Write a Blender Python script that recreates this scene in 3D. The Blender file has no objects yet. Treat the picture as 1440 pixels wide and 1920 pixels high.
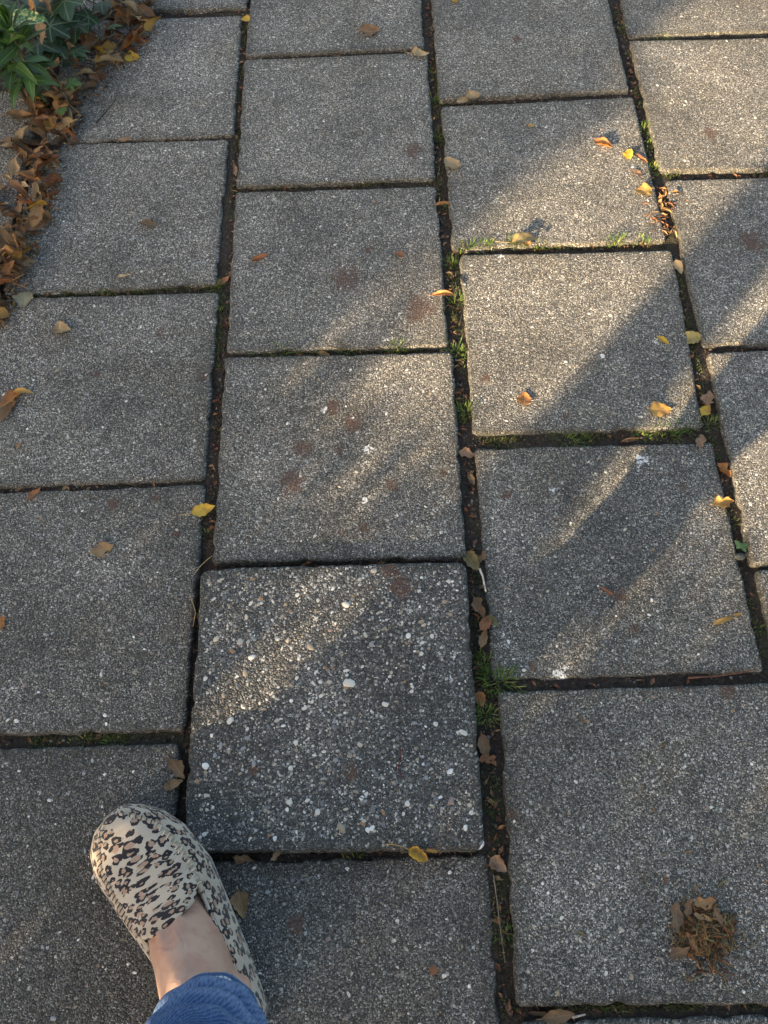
import bpy, math, random
import numpy as np
from mathutils import Vector, Matrix, Euler

random.seed(7)
RNG = np.random.default_rng(7)
scn = bpy.context.scene
COL = scn.collection

# ------------------------------------------------------------------ camera
CAM = np.array([0.06534, -0.44329, 0.90055])
ROT = np.array([[0.9994050731745242, 0.032514016712678784, 0.01150384415017344],
                [-0.024136280874533712, 0.8976134467401786, -0.44012218778057777],
                [-0.024636145367517476, 0.4395826872710346, 0.8978641998615416]])
FPX = 1560.2346
cam = bpy.data.cameras.new('camera')
cam.sensor_fit = 'VERTICAL'; cam.sensor_height = 24.0
cam.lens = 24.0 * FPX / 1920.0
cam.clip_start = 0.02; cam.clip_end = 1000
cob = bpy.data.objects.new('camera', cam); COL.objects.link(cob)
m = Matrix(ROT.tolist()).to_4x4(); m.translation = Vector(CAM.tolist())
cob.matrix_world = m
scn.camera = cob

# ------------------------------------------------------------------ sky and sun
SUN_AZ = math.radians(48.5)      # ground direction the light travels in
SUN_EL = math.radians(12.5)
world = bpy.data.worlds.new('World'); scn.world = world
world.use_nodes = True
wn = world.node_tree
sky = wn.nodes.new('ShaderNodeTexSky'); sky.sky_type = 'NISHITA'; sky.sun_disc = False
sky.sun_elevation = SUN_EL
sky.sun_rotation = math.radians(221.5)
sky.altitude = 0; sky.air_density = 1.0; sky.dust_density = 5.0; sky.ozone_density = 0.6
bg = wn.nodes['Background']; bg.inputs[1].default_value = 0.10
wn.links.new(sky.outputs[0], bg.inputs[0])
sl = bpy.data.lights.new('sun', 'SUN'); sl.energy = 4.5; sl.angle = math.radians(0.53)
sl.color = (1.0, 0.76, 0.47)
so = bpy.data.objects.new('sun', sl); COL.objects.link(so)
sd = Vector((math.cos(SUN_AZ) * math.cos(SUN_EL), math.sin(SUN_AZ) * math.cos(SUN_EL), -math.sin(SUN_EL)))
so.rotation_euler = sd.to_track_quat('-Z', 'Y').to_euler()
so.location = (-3, -4, 3)
scn.view_settings.view_transform = 'Standard'; scn.view_settings.look = 'None'
scn.view_settings.gamma = 1.0; scn.view_settings.use_curve_mapping = False
scn.cycles.max_bounces = 5; scn.cycles.diffuse_bounces = 3; scn.cycles.glossy_bounces = 2; scn.cycles.transmission_bounces = 3
scn.cycles.caustics_reflective = False; scn.cycles.caustics_refractive = False
scn.view_settings.exposure = 2.4

# ------------------------------------------------------------------ helpers
def g(x, y, z=0.0):
    """the point at height z that stands at photograph pixel (x, y)"""
    d = ROT @ np.array([(x - 720) / FPX, -(y - 960) / FPX, -1.0])
    return CAM + (z - CAM[2]) / d[2] * d

def pxm(x, y):
    """metres per photograph pixel on the ground there"""
    return float(np.linalg.norm(g(x + 5, y) - g(x - 5, y))) / 10

def us(u, s):
    """point from its distance across and along the sun's ground direction"""
    c, n = math.cos(SUN_AZ), math.sin(SUN_AZ)
    return (u * n + s * c, -u * c + s * n)

def _hash(ix, iy, seed):
    h = (ix.astype(np.int64) * 374761393 + iy.astype(np.int64) * 668265263 + seed * 974634777) & 0xFFFFFFFF
    h = ((h ^ (h >> 13)) * 1274126177) & 0xFFFFFFFF
    h = ((h ^ (h >> 16)) * 2246822519) & 0xFFFFFFFF
    return ((h ^ (h >> 15)) & 0xFFFFFF) / float(0xFFFFFF)

def vn(x, y, seed=0):
    x = np.asarray(x, float); y = np.asarray(y, float)
    ix = np.floor(x); iy = np.floor(y); fx = x - ix; fy = y - iy
    fx = fx * fx * (3 - 2 * fx); fy = fy * fy * (3 - 2 * fy)
    a = _hash(ix, iy, seed); b = _hash(ix + 1, iy, seed); c = _hash(ix, iy + 1, seed); d = _hash(ix + 1, iy + 1, seed)
    return (a * (1 - fx) + b * fx) * (1 - fy) + (c * (1 - fx) + d * fx) * fy

def fbm(x, y, seed=0, o=3):
    r = 0; a = .5; t = 0
    for k in range(o):
        r = r + a * vn(x * 2 ** k, y * 2 ** k, seed + k * 17); t += a; a *= .5
    return r / t

def mesh(name, verts, faces, mat=None, smooth=True, uv=None, attrs=None):
    me = bpy.data.meshes.new(name)
    if isinstance(verts, np.ndarray): verts = verts.tolist()
    me.from_pydata(verts, [], faces)
    if smooth: me.polygons.foreach_set('use_smooth', [True] * len(me.polygons))
    if uv is not None:
        l = me.uv_layers.new(name='UVMap')
        idx = np.zeros(len(me.loops), int); me.loops.foreach_get('vertex_index', idx)
        l.data.foreach_set('uv', np.asarray(uv, float)[idx].ravel())
    for k, v in (attrs or {}).items():
        v = np.asarray(v, float)
        if v.ndim == 1:
            me.attributes.new(k, 'FLOAT', 'POINT').data.foreach_set('value', v)
        else:
            v4 = np.c_[v, np.ones(len(v))]
            me.attributes.new(k, 'FLOAT_COLOR', 'POINT').data.foreach_set('color', v4.ravel())
    if mat: me.materials.append(mat)
    me.update()
    return me

def link(name, data, parent=None, loc=(0, 0, 0), rot=(0, 0, 0), scale=None):
    o = bpy.data.objects.new(name, data); COL.objects.link(o)
    o.location = loc; o.rotation_euler = rot
    if scale is not None: o.scale = scale if hasattr(scale, '__len__') else (scale,) * 3
    if parent is not None: o.parent = parent
    return o

def tag(o, label=None, cat=None, group=None, kind=None):
    if label: o['label'] = label
    if cat: o['category'] = cat
    if group: o['group'] = group
    if kind: o['kind'] = kind
    return o

def grid_faces(n, m_, off=0, wrap=False):
    f = []
    mm = m_ if wrap else m_ - 1
    for i in range(n - 1):
        for j in range(mm):
            a = off + i * m_ + j; b = off + i * m_ + (j + 1) % m_
            f.append((a, b, b + m_, a + m_))
    return f

class MB:
    """collects pieces of one mesh"""
    def __init__(s): s.v = []; s.f = []; s.c = []
    def add(s, v, f, col=None):
        o = len(s.v); s.v.extend([tuple(p) for p in v]); s.f.extend([tuple(i + o for i in q) for q in f])
        if col is not None: s.c.extend([col] * len(v))
    def build(s, name, mat, smooth=True):
        return mesh(name, s.v, s.f, mat, smooth, attrs={'tint': s.c} if s.c else None)

def tube(pts, radii, n=6, cap=True):
    pts = [Vector(p) for p in pts]; v = []; f = []
    up = Vector((0.13, 0.21, 0.97))
    for i, p in enumerate(pts):
        t = (pts[min(i + 1, len(pts) - 1)] - pts[max(i - 1, 0)])
        if t.length < 1e-9: t = Vector((0, 0, 1))
        t.normalize()
        a = t.cross(up)
        if a.length < .1: a = t.cross(Vector((1, 0, 0)))
        a.normalize(); b = t.cross(a)
        r = radii[i] if hasattr(radii, '__len__') else radii
        for k in range(n):
            w = 2 * math.pi * k / n
            v.append(p + (a * math.cos(w) + b * math.sin(w)) * r)
    f = grid_faces(len(pts), n, 0, True)
    if cap:
        f.append(tuple(range(n - 1, -1, -1))); o = (len(pts) - 1) * n; f.append(tuple(range(o, o + n)))
    return v, f

# ------------------------------------------------------------------ material helpers
def new_mat(name):
    mt = bpy.data.materials.new(name); mt.use_nodes = True
    nt = mt.node_tree
    return mt, nt, nt.nodes['Principled BSDF']

def nd(nt, t, ins=None, **kw):
    n = nt.nodes.new(t)
    for k, v in kw.items(): setattr(n, k, v)
    for k, v in (ins or {}).items():
        if isinstance(v, bpy.types.NodeSocket): nt.links.new(v, n.inputs[k])
        else: n.inputs[k].default_value = v
    return n

def mth(nt, op, a, b=None, c=None, clamp=False):
    n = nt.nodes.new('ShaderNodeMath'); n.operation = op; n.use_clamp = clamp
    for i, v in enumerate((a, b, c)):
        if v is None: continue
        if isinstance(v, bpy.types.NodeSocket): nt.links.new(v, n.inputs[i])
        else: n.inputs[i].default_value = v
    return n.outputs[0]

def rng(nt, v, a, b, c=0.0, d=1.0, smooth=True):
    n = nt.nodes.new('ShaderNodeMapRange'); n.interpolation_type = 'SMOOTHSTEP' if smooth else 'LINEAR'
    nt.links.new(v, n.inputs[0])
    for i, x in enumerate((a, b, c, d)): n.inputs[i + 1].default_value = x
    return n.outputs[0]

def mix(nt, fac, a, b, blend='MIX'):
    n = nt.nodes.new('ShaderNodeMix'); n.data_type = 'RGBA'; n.blend_type = blend
    for i, v in ((0, fac), (6, a), (7, b)):
        if isinstance(v, bpy.types.NodeSocket): nt.links.new(v, n.inputs[i])
        elif i == 0: n.inputs[0].default_value = v
        else: n.inputs[i].default_value = (*v, 1.0) if len(v) == 3 else v
    return n.outputs[2]

def ramp(nt, fac, stops, interp='LINEAR'):
    n = nt.nodes.new('ShaderNodeValToRGB'); cr = n.color_ramp; cr.interpolation = interp
    while len(cr.elements) < len(stops): cr.elements.new(.5)
    for e, (p, c) in zip(cr.elements, stops):
        e.position = p; e.color = (*c, 1) if hasattr(c, '__len__') else (c, c, c, 1)
    nt.links.new(fac, n.inputs[0])
    return n.outputs[0]

def noise(nt, vec, scale, detail=3, rough=.55, dist=0.0):
    return nd(nt, 'ShaderNodeTexNoise', {'Vector': vec, 'Scale': scale, 'Detail': detail, 'Roughness': rough, 'Distortion': dist})

def voro(nt, vec, scale, feature='F1', rnd=1.0, dim='3D'):
    return nd(nt, 'ShaderNodeTexVoronoi', {'Vector': vec, 'Scale': scale, 'Randomness': rnd}, feature=feature, voronoi_dimensions=dim)

def bump(nt, h, strength, dist, nrm=None):
    ins = {'Height': h, 'Strength': strength, 'Distance': dist}
    if nrm is not None: ins['Normal'] = nrm
    return nd(nt, 'ShaderNodeBump', ins).outputs[0]

# ------------------------------------------------------------------ materials
def slab_material(name, coarse):
    mt, nt, bs = new_mat(name)
    tc = nd(nt, 'ShaderNodeTexCoord'); oi = nd(nt, 'ShaderNodeObjectInfo')
    off = mth(nt, 'MULTIPLY', oi.outputs['Random'], 31.7)
    vec = nd(nt, 'ShaderNodeVectorMath', {0: tc.outputs['Object'], 1: off}, operation='ADD').outputs[0]
    oz = mth(nt, 'MULTIPLY', nd(nt, 'ShaderNodeSeparateXYZ', {0: tc.outputs['Object']}).outputs[2], .8)   # carry the grains down the sides
    vec = nd(nt, 'ShaderNodeVectorMath', {0: vec, 1: nd(nt, 'ShaderNodeCombineXYZ', {0: oz, 1: oz}).outputs[0]}, operation='ADD').outputs[0]
    low = noise(nt, vec, 7, 4).outputs[0]; mid = noise(nt, vec, 45, 3).outputs[0]
    # fine sand grains, the small chippings and the pebbles
    v0 = voro(nt, vec, 1050, dim='2D'); v1 = voro(nt, vec, 540 if not coarse else 420, dim='2D'); v2 = voro(nt, vec, 235, dim='2D')
    def rc(v): 
        s = nd(nt, 'ShaderNodeSeparateColor', {0: v.outputs['Color']}); return s.outputs
    c0, c1, c2 = rc(v0), rc(v1), rc(v2)
    k = 0.7 if coarse else 1.0
    sand = ramp(nt, c0[0], [(0, (.022 * k, .021 * k, .018 * k)), (.45, (.085 * k, .08 * k, .069 * k)), (.75, (.23 * k, .217 * k, .188 * k)), (.92, (.5 * k, .47 * k, .41 * k)), (1, (.8, .76, .68))])
    sand = mix(nt, rng(nt, v0.outputs['Distance'], .35, .7), sand, (.016 * k, .015 * k, .0135 * k))
    stone = ramp(nt, c1[0], [(0, (.042, .040, .035)), (.3, (.098, .092, .080)), (.6, (.195, .185, .164)), (.84, (.345, .328, .292)), (.95, (.56, .53, .475)), (1, (.78, .74, .66))] if not coarse else
                 [(0, (.038, .039, .039)), (.4, (.08, .081, .08)), (.7, (.14, .137, .13)), (.9, (.28, .262, .23)), (.97, (.55, .51, .44)), (1, (.78, .75, .67))])
    stone = mix(nt, rng(nt, c1[1], .8, 1.0, 0, .35), stone, (.26, .19, .12))
    m1 = rng(nt, v1.outputs['Distance'], .56, .42)
    m1 = mth(nt, 'MULTIPLY', m1, rng(nt, c1[2], .08, .2))
    col = mix(nt, m1, sand, stone)
    p2 = mth(nt, 'MULTIPLY', rng(nt, c2[0], .935, .95) if not coarse else rng(nt, c2[0], .83, .86), rng(nt, v2.outputs['Distance'], .42, .3))
    col2 = ramp(nt, c2[1], [(0, (.10, .11, .12)), (.35, (.2, .2, .2)), (.6, (.45, .44, .41)), (.85, (.66, .65, .62)), (1, (.42, .32, .2))])
    col = mix(nt, p2, col, col2)
    # uneven weathering
    w = mth(nt, 'MULTIPLY', rng(nt, low, .28, .72, .66, 1.3, False), rng(nt, mid, .25, .75, .8, 1.2, False))
    ov = nd(nt, 'ShaderNodeSeparateColor', {0: oi.outputs['Color']}).outputs[0]      # slab tone: random weathering, with shade painted into the near slabs
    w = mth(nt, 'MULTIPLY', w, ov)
    col = mix(nt, 1.0, col, nd(nt, 'ShaderNodeCombineColor', {0: w, 1: w, 2: w}).outputs[0], 'MULTIPLY')
    col = mix(nt, rng(nt, noise(nt, vec, 11, 3, .6).outputs[0], .5, .74, 0, .26), col, mix(nt, 1.0, col, (.86, .74, .5), 'MULTIPLY'))     # brownish dirt worked into the face
    at = lambda n_: nd(nt, 'ShaderNodeAttribute', attribute_name=n_).outputs['Fac']
    # grime settled along the arrises, brown leaf stains, white droppings
    e = mth(nt, 'MULTIPLY', at('grime'), rng(nt, mid, .35, .65, .25, 1.0))
    col = mix(nt, mth(nt, 'MULTIPLY', e, .62), col, (.03, .027, .016))
    nz = noise(nt, vec, 240, 3, .68).outputs[0]
    st = mth(nt, 'MULTIPLY', rng(nt, mth(nt, 'ADD', at('stain'), mth(nt, 'MULTIPLY', mth(nt, 'SUBTRACT', nz, .5), 2.6)), .3, .75), rng(nt, at('stain'), .0, .25))
    col = mix(nt, mth(nt, 'MULTIPLY', st, 1.1, clamp=True), col, mix(nt, .3, (.092, .041, .022), col, 'MIX'))
    wh = rng(nt, mth(nt, 'ADD', at('dropping'), mth(nt, 'MULTIPLY', mth(nt, 'SUBTRACT', nz, .5), 3.6)), .55, .8)
    wh = mth(nt, 'MULTIPLY', wh, rng(nt, at('dropping'), .02, .2))
    col = mix(nt, mth(nt, 'MULTIPLY', wh, .95), col, (.8, .8, .79))
    nt.links.new(col, bs.inputs['Base Color'])
    bs.inputs['Roughness'].default_value = .72
    bs.inputs['Specular IOR Level'].default_value = .5
    h1 = mth(nt, 'MULTIPLY', m1, mth(nt, 'SUBTRACT', 1.0, v1.outputs['Distance']))
    h = h1
    nt.links.new(bump(nt, h, 1.0, .0022), bs.inputs['Normal'])
    return mt

def pebble_material():
    mt, nt, bs = new_mat('pebble')
    tc = nd(nt, 'ShaderNodeTexCoord'); oi = nd(nt, 'ShaderNodeObjectInfo')
    n_ = noise(nt, tc.outputs['Object'], 380, 4).outputs[0]
    a = nd(nt, 'ShaderNodeAttribute', attribute_name='tint')
    c = mix(nt, 1.0, oi.outputs['Color'], a.outputs['Color'], 'MULTIPLY')
    w = rng(nt, n_, .3, .7, .68, 1.1)
    c = mix(nt, 1.0, c, nd(nt, 'ShaderNodeCombineColor', {0: w, 1: w, 2: w}).outputs[0], 'MULTIPLY')
    nt.links.new(c, bs.inputs['Base Color']); bs.inputs['Roughness'].default_value = .6
    nt.links.new(bump(nt, n_, .5, .0006), bs.inputs['Normal'])
    return mt

def soil_material(name, dark=1.0):
    mt, nt, bs = new_mat(name)
    tc = nd(nt, 'ShaderNodeTexCoord'); v = tc.outputs['Object']
    a = noise(nt, v, 25, 4).outputs[0]; b = noise(nt, v, 260, 5, .7).outputs[0]; vr = voro(nt, v, 330)
    c = ramp(nt, b, [(.25, (.012 * dark, .009 * dark, .007 * dark)), (.5, (.042 * dark, .029 * dark, .02 * dark)), (.72, (.12 * dark, .085 * dark, .058 * dark))])
    c = mix(nt, rng(nt, a, .5, .7, 0, .55), c, (.028, .032, .012))
    s = nd(nt, 'ShaderNodeSeparateColor', {0: vr.outputs['Color']})
    c = mix(nt, mth(nt, 'MULTIPLY', rng(nt, s.outputs[0], .93, .97), rng(nt, vr.outputs['Distance'], .4, .25)), c, (.16, .12, .09))
    nt.links.new(c, bs.inputs['Base Color']); bs.inputs['Roughness'].default_value = .95
    nt.links.new(bump(nt, mth(nt, 'ADD', b, mth(nt, 'MULTIPLY', vr.outputs['Distance'], .5)), .9, .004), bs.inputs['Normal'])
    return mt

def tint_material(name, rough=.8, trans=0.0, nscale=300):
    mt, nt, bs = new_mat(name)
    a = nd(nt, 'ShaderNodeAttribute', attribute_name='tint'); tc = nd(nt, 'ShaderNodeTexCoord')
    n_ = noise(nt, tc.outputs['Object'], nscale, 4).outputs[0]
    w = rng(nt, n_, .3, .7, .6, 1.25)
    c = mix(nt, 1.0, a.outputs['Color'], nd(nt, 'ShaderNodeCombineColor', {0: w, 1: w, 2: w}).outputs[0], 'MULTIPLY')
    nt.links.new(c, bs.inputs['Base Color']); bs.inputs['Roughness'].default_value = rough
    bs.inputs['Specular IOR Level'].default_value = .3
    if trans:
        out = nt.nodes['Material Output']
        tr = nd(nt, 'ShaderNodeBsdfTranslucent', {'Color': c}); mx = nd(nt, 'ShaderNodeMixShader', {0: trans})
        nt.links.new(bs.outputs[0], mx.inputs[1]); nt.links.new(tr.outputs[0], mx.inputs[2]); nt.links.new(mx.outputs[0], out.inputs[0])
    return mt

def dry_leaf_material():
    mt, nt, bs = new_mat('dry_leaf')
    uv = nd(nt, 'ShaderNodeTexCoord'); oi = nd(nt, 'ShaderNodeObjectInfo')
    s = nd(nt, 'ShaderNodeSeparateXYZ', {0: uv.outputs['UV']}); u, v = s.outputs[0], s.outputs[1]
    off = mth(nt, 'MULTIPLY', oi.outputs['Random'], 53.0)
    vec = nd(nt, 'ShaderNodeVectorMath', {0: uv.outputs['Object'], 1: off}, operation='ADD').outputs[0]
    n1 = noise(nt, vec, 70, 4, .6).outputs[0]; n2 = noise(nt, vec, 420, 4, .65).outputs[0]
    base = oi.outputs['Color']
    dk = mix(nt, 1.0, base, (.33, .22, .15), 'MULTIPLY')
    lt = mix(nt, .25, base, (.72, .52, .26))
    c = mix(nt, rng(nt, n1, .42, .72), base, dk)
    c = mix(nt, rng(nt, n1, .45, .25, 0, .75), c, lt)
    av = mth(nt, 'ABSOLUTE', v)
    # side veins slant away from the midrib
    ph = mth(nt, 'SUBTRACT', mth(nt, 'MULTIPLY', u, 8.0), mth(nt, 'MULTIPLY', av, 2.6))
    fr = mth(nt, 'ABSOLUTE', mth(nt, 'SUBTRACT', mth(nt, 'FRACT', ph), .5))
    vein = mth(nt, 'MAXIMUM', rng(nt, fr, .06, .02), rng(nt, av, .06, .025))
    c = mix(nt, mth(nt, 'MULTIPLY', vein, .6), c, mix(nt, .5, lt, (.62, .46, .24)))
    sp = rng(nt, n2, .62, .7)
    c = mix(nt, mth(nt, 'MULTIPLY', sp, .8), c, dk)
    c = mix(nt, mth(nt, 'MULTIPLY', rng(nt, mth(nt, 'ADD', av, mth(nt, 'MULTIPLY', n1, .5)), 1.05, 1.3), .6), c, dk)
    ge = nd(nt, 'ShaderNodeNewGeometry')
    c = mix(nt, mth(nt, 'MULTIPLY', ge.outputs['Backfacing'], .22), c, (.44, .33, .2))
    nt.links.new(c, bs.inputs['Base Color']); bs.inputs['Roughness'].default_value = .6
    bs.inputs['Specular IOR Level'].default_value = .3
    h = mth(nt, 'ADD', mth(nt, 'MULTIPLY', vein, .8), n2)
    nt.links.new(bump(nt, h, .7, .0008), bs.inputs['Normal'])
    out = nt.nodes['Material Output']
    tr = nd(nt, 'ShaderNodeBsdfTranslucent', {'Color': c}); mx = nd(nt, 'ShaderNodeMixShader', {0: .22})
    nt.links.new(bs.outputs[0], mx.inputs[1]); nt.links.new(tr.outputs[0], mx.inputs[2]); nt.links.new(mx.outputs[0], out.inputs[0])
    return mt

def green_leaf_material(name, ivy=False):
    mt, nt, bs = new_mat(name)
    tc = nd(nt, 'ShaderNodeTexCoord'); oi = nd(nt, 'ShaderNodeObjectInfo')
    s = nd(nt, 'ShaderNodeSeparateXYZ', {0: tc.outputs['UV']}); u, v = s.outputs[0], s.outputs[1]
    n1 = noise(nt, tc.outputs['Object'], 60, 4).outputs[0]
    base = oi.outputs['Color']
    c = mix(nt, rng(nt, n1, .35, .7, 0, .5), base, mix(nt, 1.0, base, (.5, .6, .45), 'MULTIPLY'))
    if ivy:   # UV holds leaf coordinates: veins run from the base to the five lobes
        r = mth(nt, 'SQRT', mth(nt, 'ADD', mth(nt, 'MULTIPLY', u, u), mth(nt, 'MULTIPLY', v, v)))
        ang = mth(nt, 'ARCTAN2', v, u)
        d = None
        for a0 in (0, .85, -.85, 1.75, -1.75):
            x = mth(nt, 'MULTIPLY', mth(nt, 'ABSOLUTE', mth(nt, 'SUBTRACT', ang, a0)), r)
            d = x if d is None else mth(nt, 'MINIMUM', d, x)
        vein = mth(nt, 'MULTIPLY', rng(nt, d, .035, .008), rng(nt, r, 1.1, .75))
        net = voro(nt, tc.outputs['UV'], 7, 'DISTANCE_TO_EDGE').outputs['Distance']
        vein = mth(nt, 'MAXIMUM', vein, rng(nt, net, .05, .0, 0, .4))
        vc = (.20, .27, .15)
    else:
        av = mth(nt, 'ABSOLUTE', v)
        ph = mth(nt, 'SUBTRACT', mth(nt, 'MULTIPLY', u, 9.0), mth(nt, 'MULTIPLY', av, 2.2))
        fr = mth(nt, 'ABSOLUTE', mth(nt, 'SUBTRACT', mth(nt, 'FRACT', ph), .5))
        vein = mth(nt, 'MAXIMUM', mth(nt, 'MULTIPLY', rng(nt, fr, .07, .02), .3), rng(nt, av, .09, .03))
        vc = (.22, .3, .08)
    c = mix(nt, mth(nt, 'MULTIPLY', vein, .6), c, vc)
    nt.links.new(c, bs.inputs['Base Color']); bs.inputs['Roughness'].default_value = .42
    bs.inputs['Specular IOR Level'].default_value = .45
    nt.links.new(bump(nt, mth(nt, 'SUBTRACT', n1, mth(nt, 'MULTIPLY', vein, .5)), .5, .001), bs.inputs['Normal'])
    out = nt.nodes['Material Output']
    tr = nd(nt, 'ShaderNodeBsdfTranslucent', {'Color': mix(nt, 1.0, c, (1.2, 1.3, .5), 'MULTIPLY')}); mx = nd(nt, 'ShaderNodeMixShader', {0: .2})
    nt.links.new(bs.outputs[0], mx.inputs[1]); nt.links.new(tr.outputs[0], mx.inputs[2]); nt.links.new(mx.outputs[0], out.inputs[0])
    return mt

def variegated_material():
    mt, nt, bs = new_mat('variegated_leaf')
    tc = nd(nt, 'ShaderNodeTexCoord')
    n1 = noise(nt, tc.outputs['Object'], 190, 4, .7).outputs[0]
    c = ramp(nt, n1, [(.42, (.03, .09, .02)), (.5, (.10, .2, .04)), (.56, (.55, .52, .16))])
    nt.links.new(c, bs.inputs['Base Color']); bs.inputs['Roughness'].default_value = .35
    return mt

def leopard_material():
    mt, nt, bs = new_mat('leopard_suede')
    uv = nd(nt, 'ShaderNodeTexCoord').outputs['UV']
    wob = noise(nt, uv, 95, 2)
    vec = nd(nt, 'ShaderNodeVectorMath', {0: uv, 1: nd(nt, 'ShaderNodeVectorMath', {0: wob.outputs[1], 'Scale': .005}, operation='SCALE').outputs[0]}, operation='ADD').outputs[0]
    vv = nd(nt, 'ShaderNodeTexVoronoi', {'Vector': vec, 'Scale': 94.0, 'Randomness': .8}, voronoi_dimensions='2D')
    d = vv.outputs['Distance']
    n1 = noise(nt, uv, 140, 2).outputs[0]
    sc = nd(nt, 'ShaderNodeSeparateColor', {0: vv.outputs['Color']})
    rad = mth(nt, 'ADD', .30, mth(nt, 'MULTIPLY', mth(nt, 'SUBTRACT', sc.outputs[0], .5), .16))
    ring = mth(nt, 'ABSOLUTE', mth(nt, 'SUBTRACT', d, rad))
    th = mth(nt, 'MULTIPLY', mth(nt, 'SUBTRACT', n1, .375), .98)
    dark = rng(nt, mth(nt, 'SUBTRACT', th, ring), -.012, .022)
    core = rng(nt, mth(nt, 'SUBTRACT', rad, d), .02, .07)
    fz = noise(nt, uv, 1700, 3, .7).outputs[0]; lo = noise(nt, uv, 40, 3).outputs[0]
    ground = mix(nt, rng(nt, lo, .35, .7), (.52, .435, .335), (.44, .36, .275))
    tan = (.36, .21, .135)
    c = mix(nt, mth(nt, 'MULTIPLY', core, .8), ground, tan)
    c = mix(nt, dark, c, (.022, .02, .024))
    f = rng(nt, fz, .3, .7, .78, 1.18)
    c = mix(nt, 1.0, c, nd(nt, 'ShaderNodeCombineColor', {0: f, 1: f, 2: f}).outputs[0], 'MULTIPLY')
    nt.links.new(c, bs.inputs['Base Color']); bs.inputs['Roughness'].default_value = .95
    bs.inputs['Specular IOR Level'].default_value = .12
    bs.inputs['Sheen Weight'].default_value = .25; bs.inputs['Sheen Roughness'].default_value = .5
    nt.links.new(bump(nt, mth(nt, 'ADD', fz, mth(nt, 'MULTIPLY', lo, 2.0)), .55, .0007), bs.inputs['Normal'])
    return mt

def denim_material():
    mt, nt, bs = new_mat('denim')
    uv = nd(nt, 'ShaderNodeTexCoord').outputs['UV']       # metres round the leg, metres from the hem
    mp = nd(nt, 'ShaderNodeMapping', {'Vector': uv, 'Scale': (560, 210, 1)}).outputs[0]
    st = noise(nt, mp, 1.0, 3, .7).outputs[0]
    mp2 = nd(nt, 'ShaderNodeMapping', {'Vector': uv, 'Scale': (500, 900, 1), 'Rotation': (0, 0, .8)}).outputs[0]
    tw = noise(nt, mp2, 1.0, 2, .6).outputs[0]
    twl = nd(nt, 'ShaderNodeTexWave', {'Vector': nd(nt, 'ShaderNodeMapping', {'Vector': uv, 'Rotation': (0, 0, .9)}).outputs[0], 'Scale': 95.0, 'Distortion': 1.5, 'Detail': 2.0, 'Detail Scale': 3.0}).outputs['Fac']
    fade_shade = nd(nt, 'ShaderNodeAttribute', attribute_name='fade_shade').outputs['Fac']
    lo = noise(nt, uv, 28, 4).outputs[0]
    c = ramp(nt, st, [(.25, (.014, .034, .095)), (.46, (.03, .068, .175)), (.62, (.06, .115, .25)), (.8, (.18, .26, .4))])
    c = mix(nt, rng(nt, lo, .4, .75, 0, .4), c, (.02, .055, .17))
    c = mix(nt, mth(nt, 'MULTIPLY', rng(nt, twl, .45, .8), .35), c, (.15, .22, .34))
    c = mix(nt, mth(nt, 'MULTIPLY', rng(nt, fade_shade, .1, 1.0), rng(nt, st, .35, .6, .2, .6)), c, (.2, .28, .42))
    c = mix(nt, rng(nt, fade_shade, -.1, -1.0, 0, .6), c, (.012, .024, .06))  # ridges worn pale; crease shade painted into the fold valleys
    s = nd(nt, 'ShaderNodeSeparateXYZ', {0: uv}); hv = s.outputs[1]
    ln = mth(nt, 'ABSOLUTE', mth(nt, 'SUBTRACT', hv, .0135))
    dash = rng(nt, mth(nt, 'FRACT', mth(nt, 'MULTIPLY', s.outputs[0], 240.0)), .2, .3)
    stitch = mth(nt, 'MULTIPLY', rng(nt, ln, .0017, .0008), dash)
    wear = mth(nt, 'MAXIMUM', rng(nt, hv, .0038, .001), mth(nt, 'MULTIPLY', rng(nt, ln, .004, .001), .45))
    c = mix(nt, mth(nt, 'MULTIPLY', wear, rng(nt, st, .35, .65, .2, .8)), c, (.26, .36, .52))
    c = mix(nt, stitch, c, (.5, .54, .6))
    nt.links.new(c, bs.inputs['Base Color']); bs.inputs['Roughness'].default_value = .9
    bs.inputs['Specular IOR Level'].default_value = .15
    nt.links.new(bump(nt, mth(nt, 'ADD', st, tw), .6, .0006), bs.inputs['Normal'])
    return mt

def skin_material():
    mt, nt, bs = new_mat('skin')
    v = nd(nt, 'ShaderNodeTexCoord').outputs['Object']
    a = noise(nt, v, 22, 4).outputs[0]; b = noise(nt, v, 900, 3, .6).outputs[0]; b2 = noise(nt, v, 130, 3).outputs[0]
    c = mix(nt, rng(nt, a, .35, .68), (.56, .36, .26), (.47, .265, .19))
    c = mix(nt, rng(nt, b2, .45, .75, 0, .45), c, (.42, .21, .16))
    vv = noise(nt, nd(nt, 'ShaderNodeMapping', {'Vector': v, 'Scale': (1, 1, .6)}).outputs[0], 19, 1, .5, .3).outputs[0]
    vein = rng(nt, mth(nt, 'ABSOLUTE', mth(nt, 'SUBTRACT', vv, .5)), .03, .0)
    c = mix(nt, mth(nt, 'MULTIPLY', vein, .14), c, (.30, .24, .24))
    nt.links.new(c, bs.inputs['Base Color']); bs.inputs['Roughness'].default_value = .52
    bs.inputs['Subsurface Weight'].default_value = .12
    bs.inputs['Subsurface Radius'].default_value = (.010, .004, .002); bs.inputs['Subsurface Scale'].default_value = .6
    nt.links.new(bump(nt, mth(nt, 'ADD', mth(nt, 'ADD', b, b2), mth(nt, 'MULTIPLY', vein, .9)), .55, .0010), bs.inputs['Normal'])
    return mt

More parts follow.
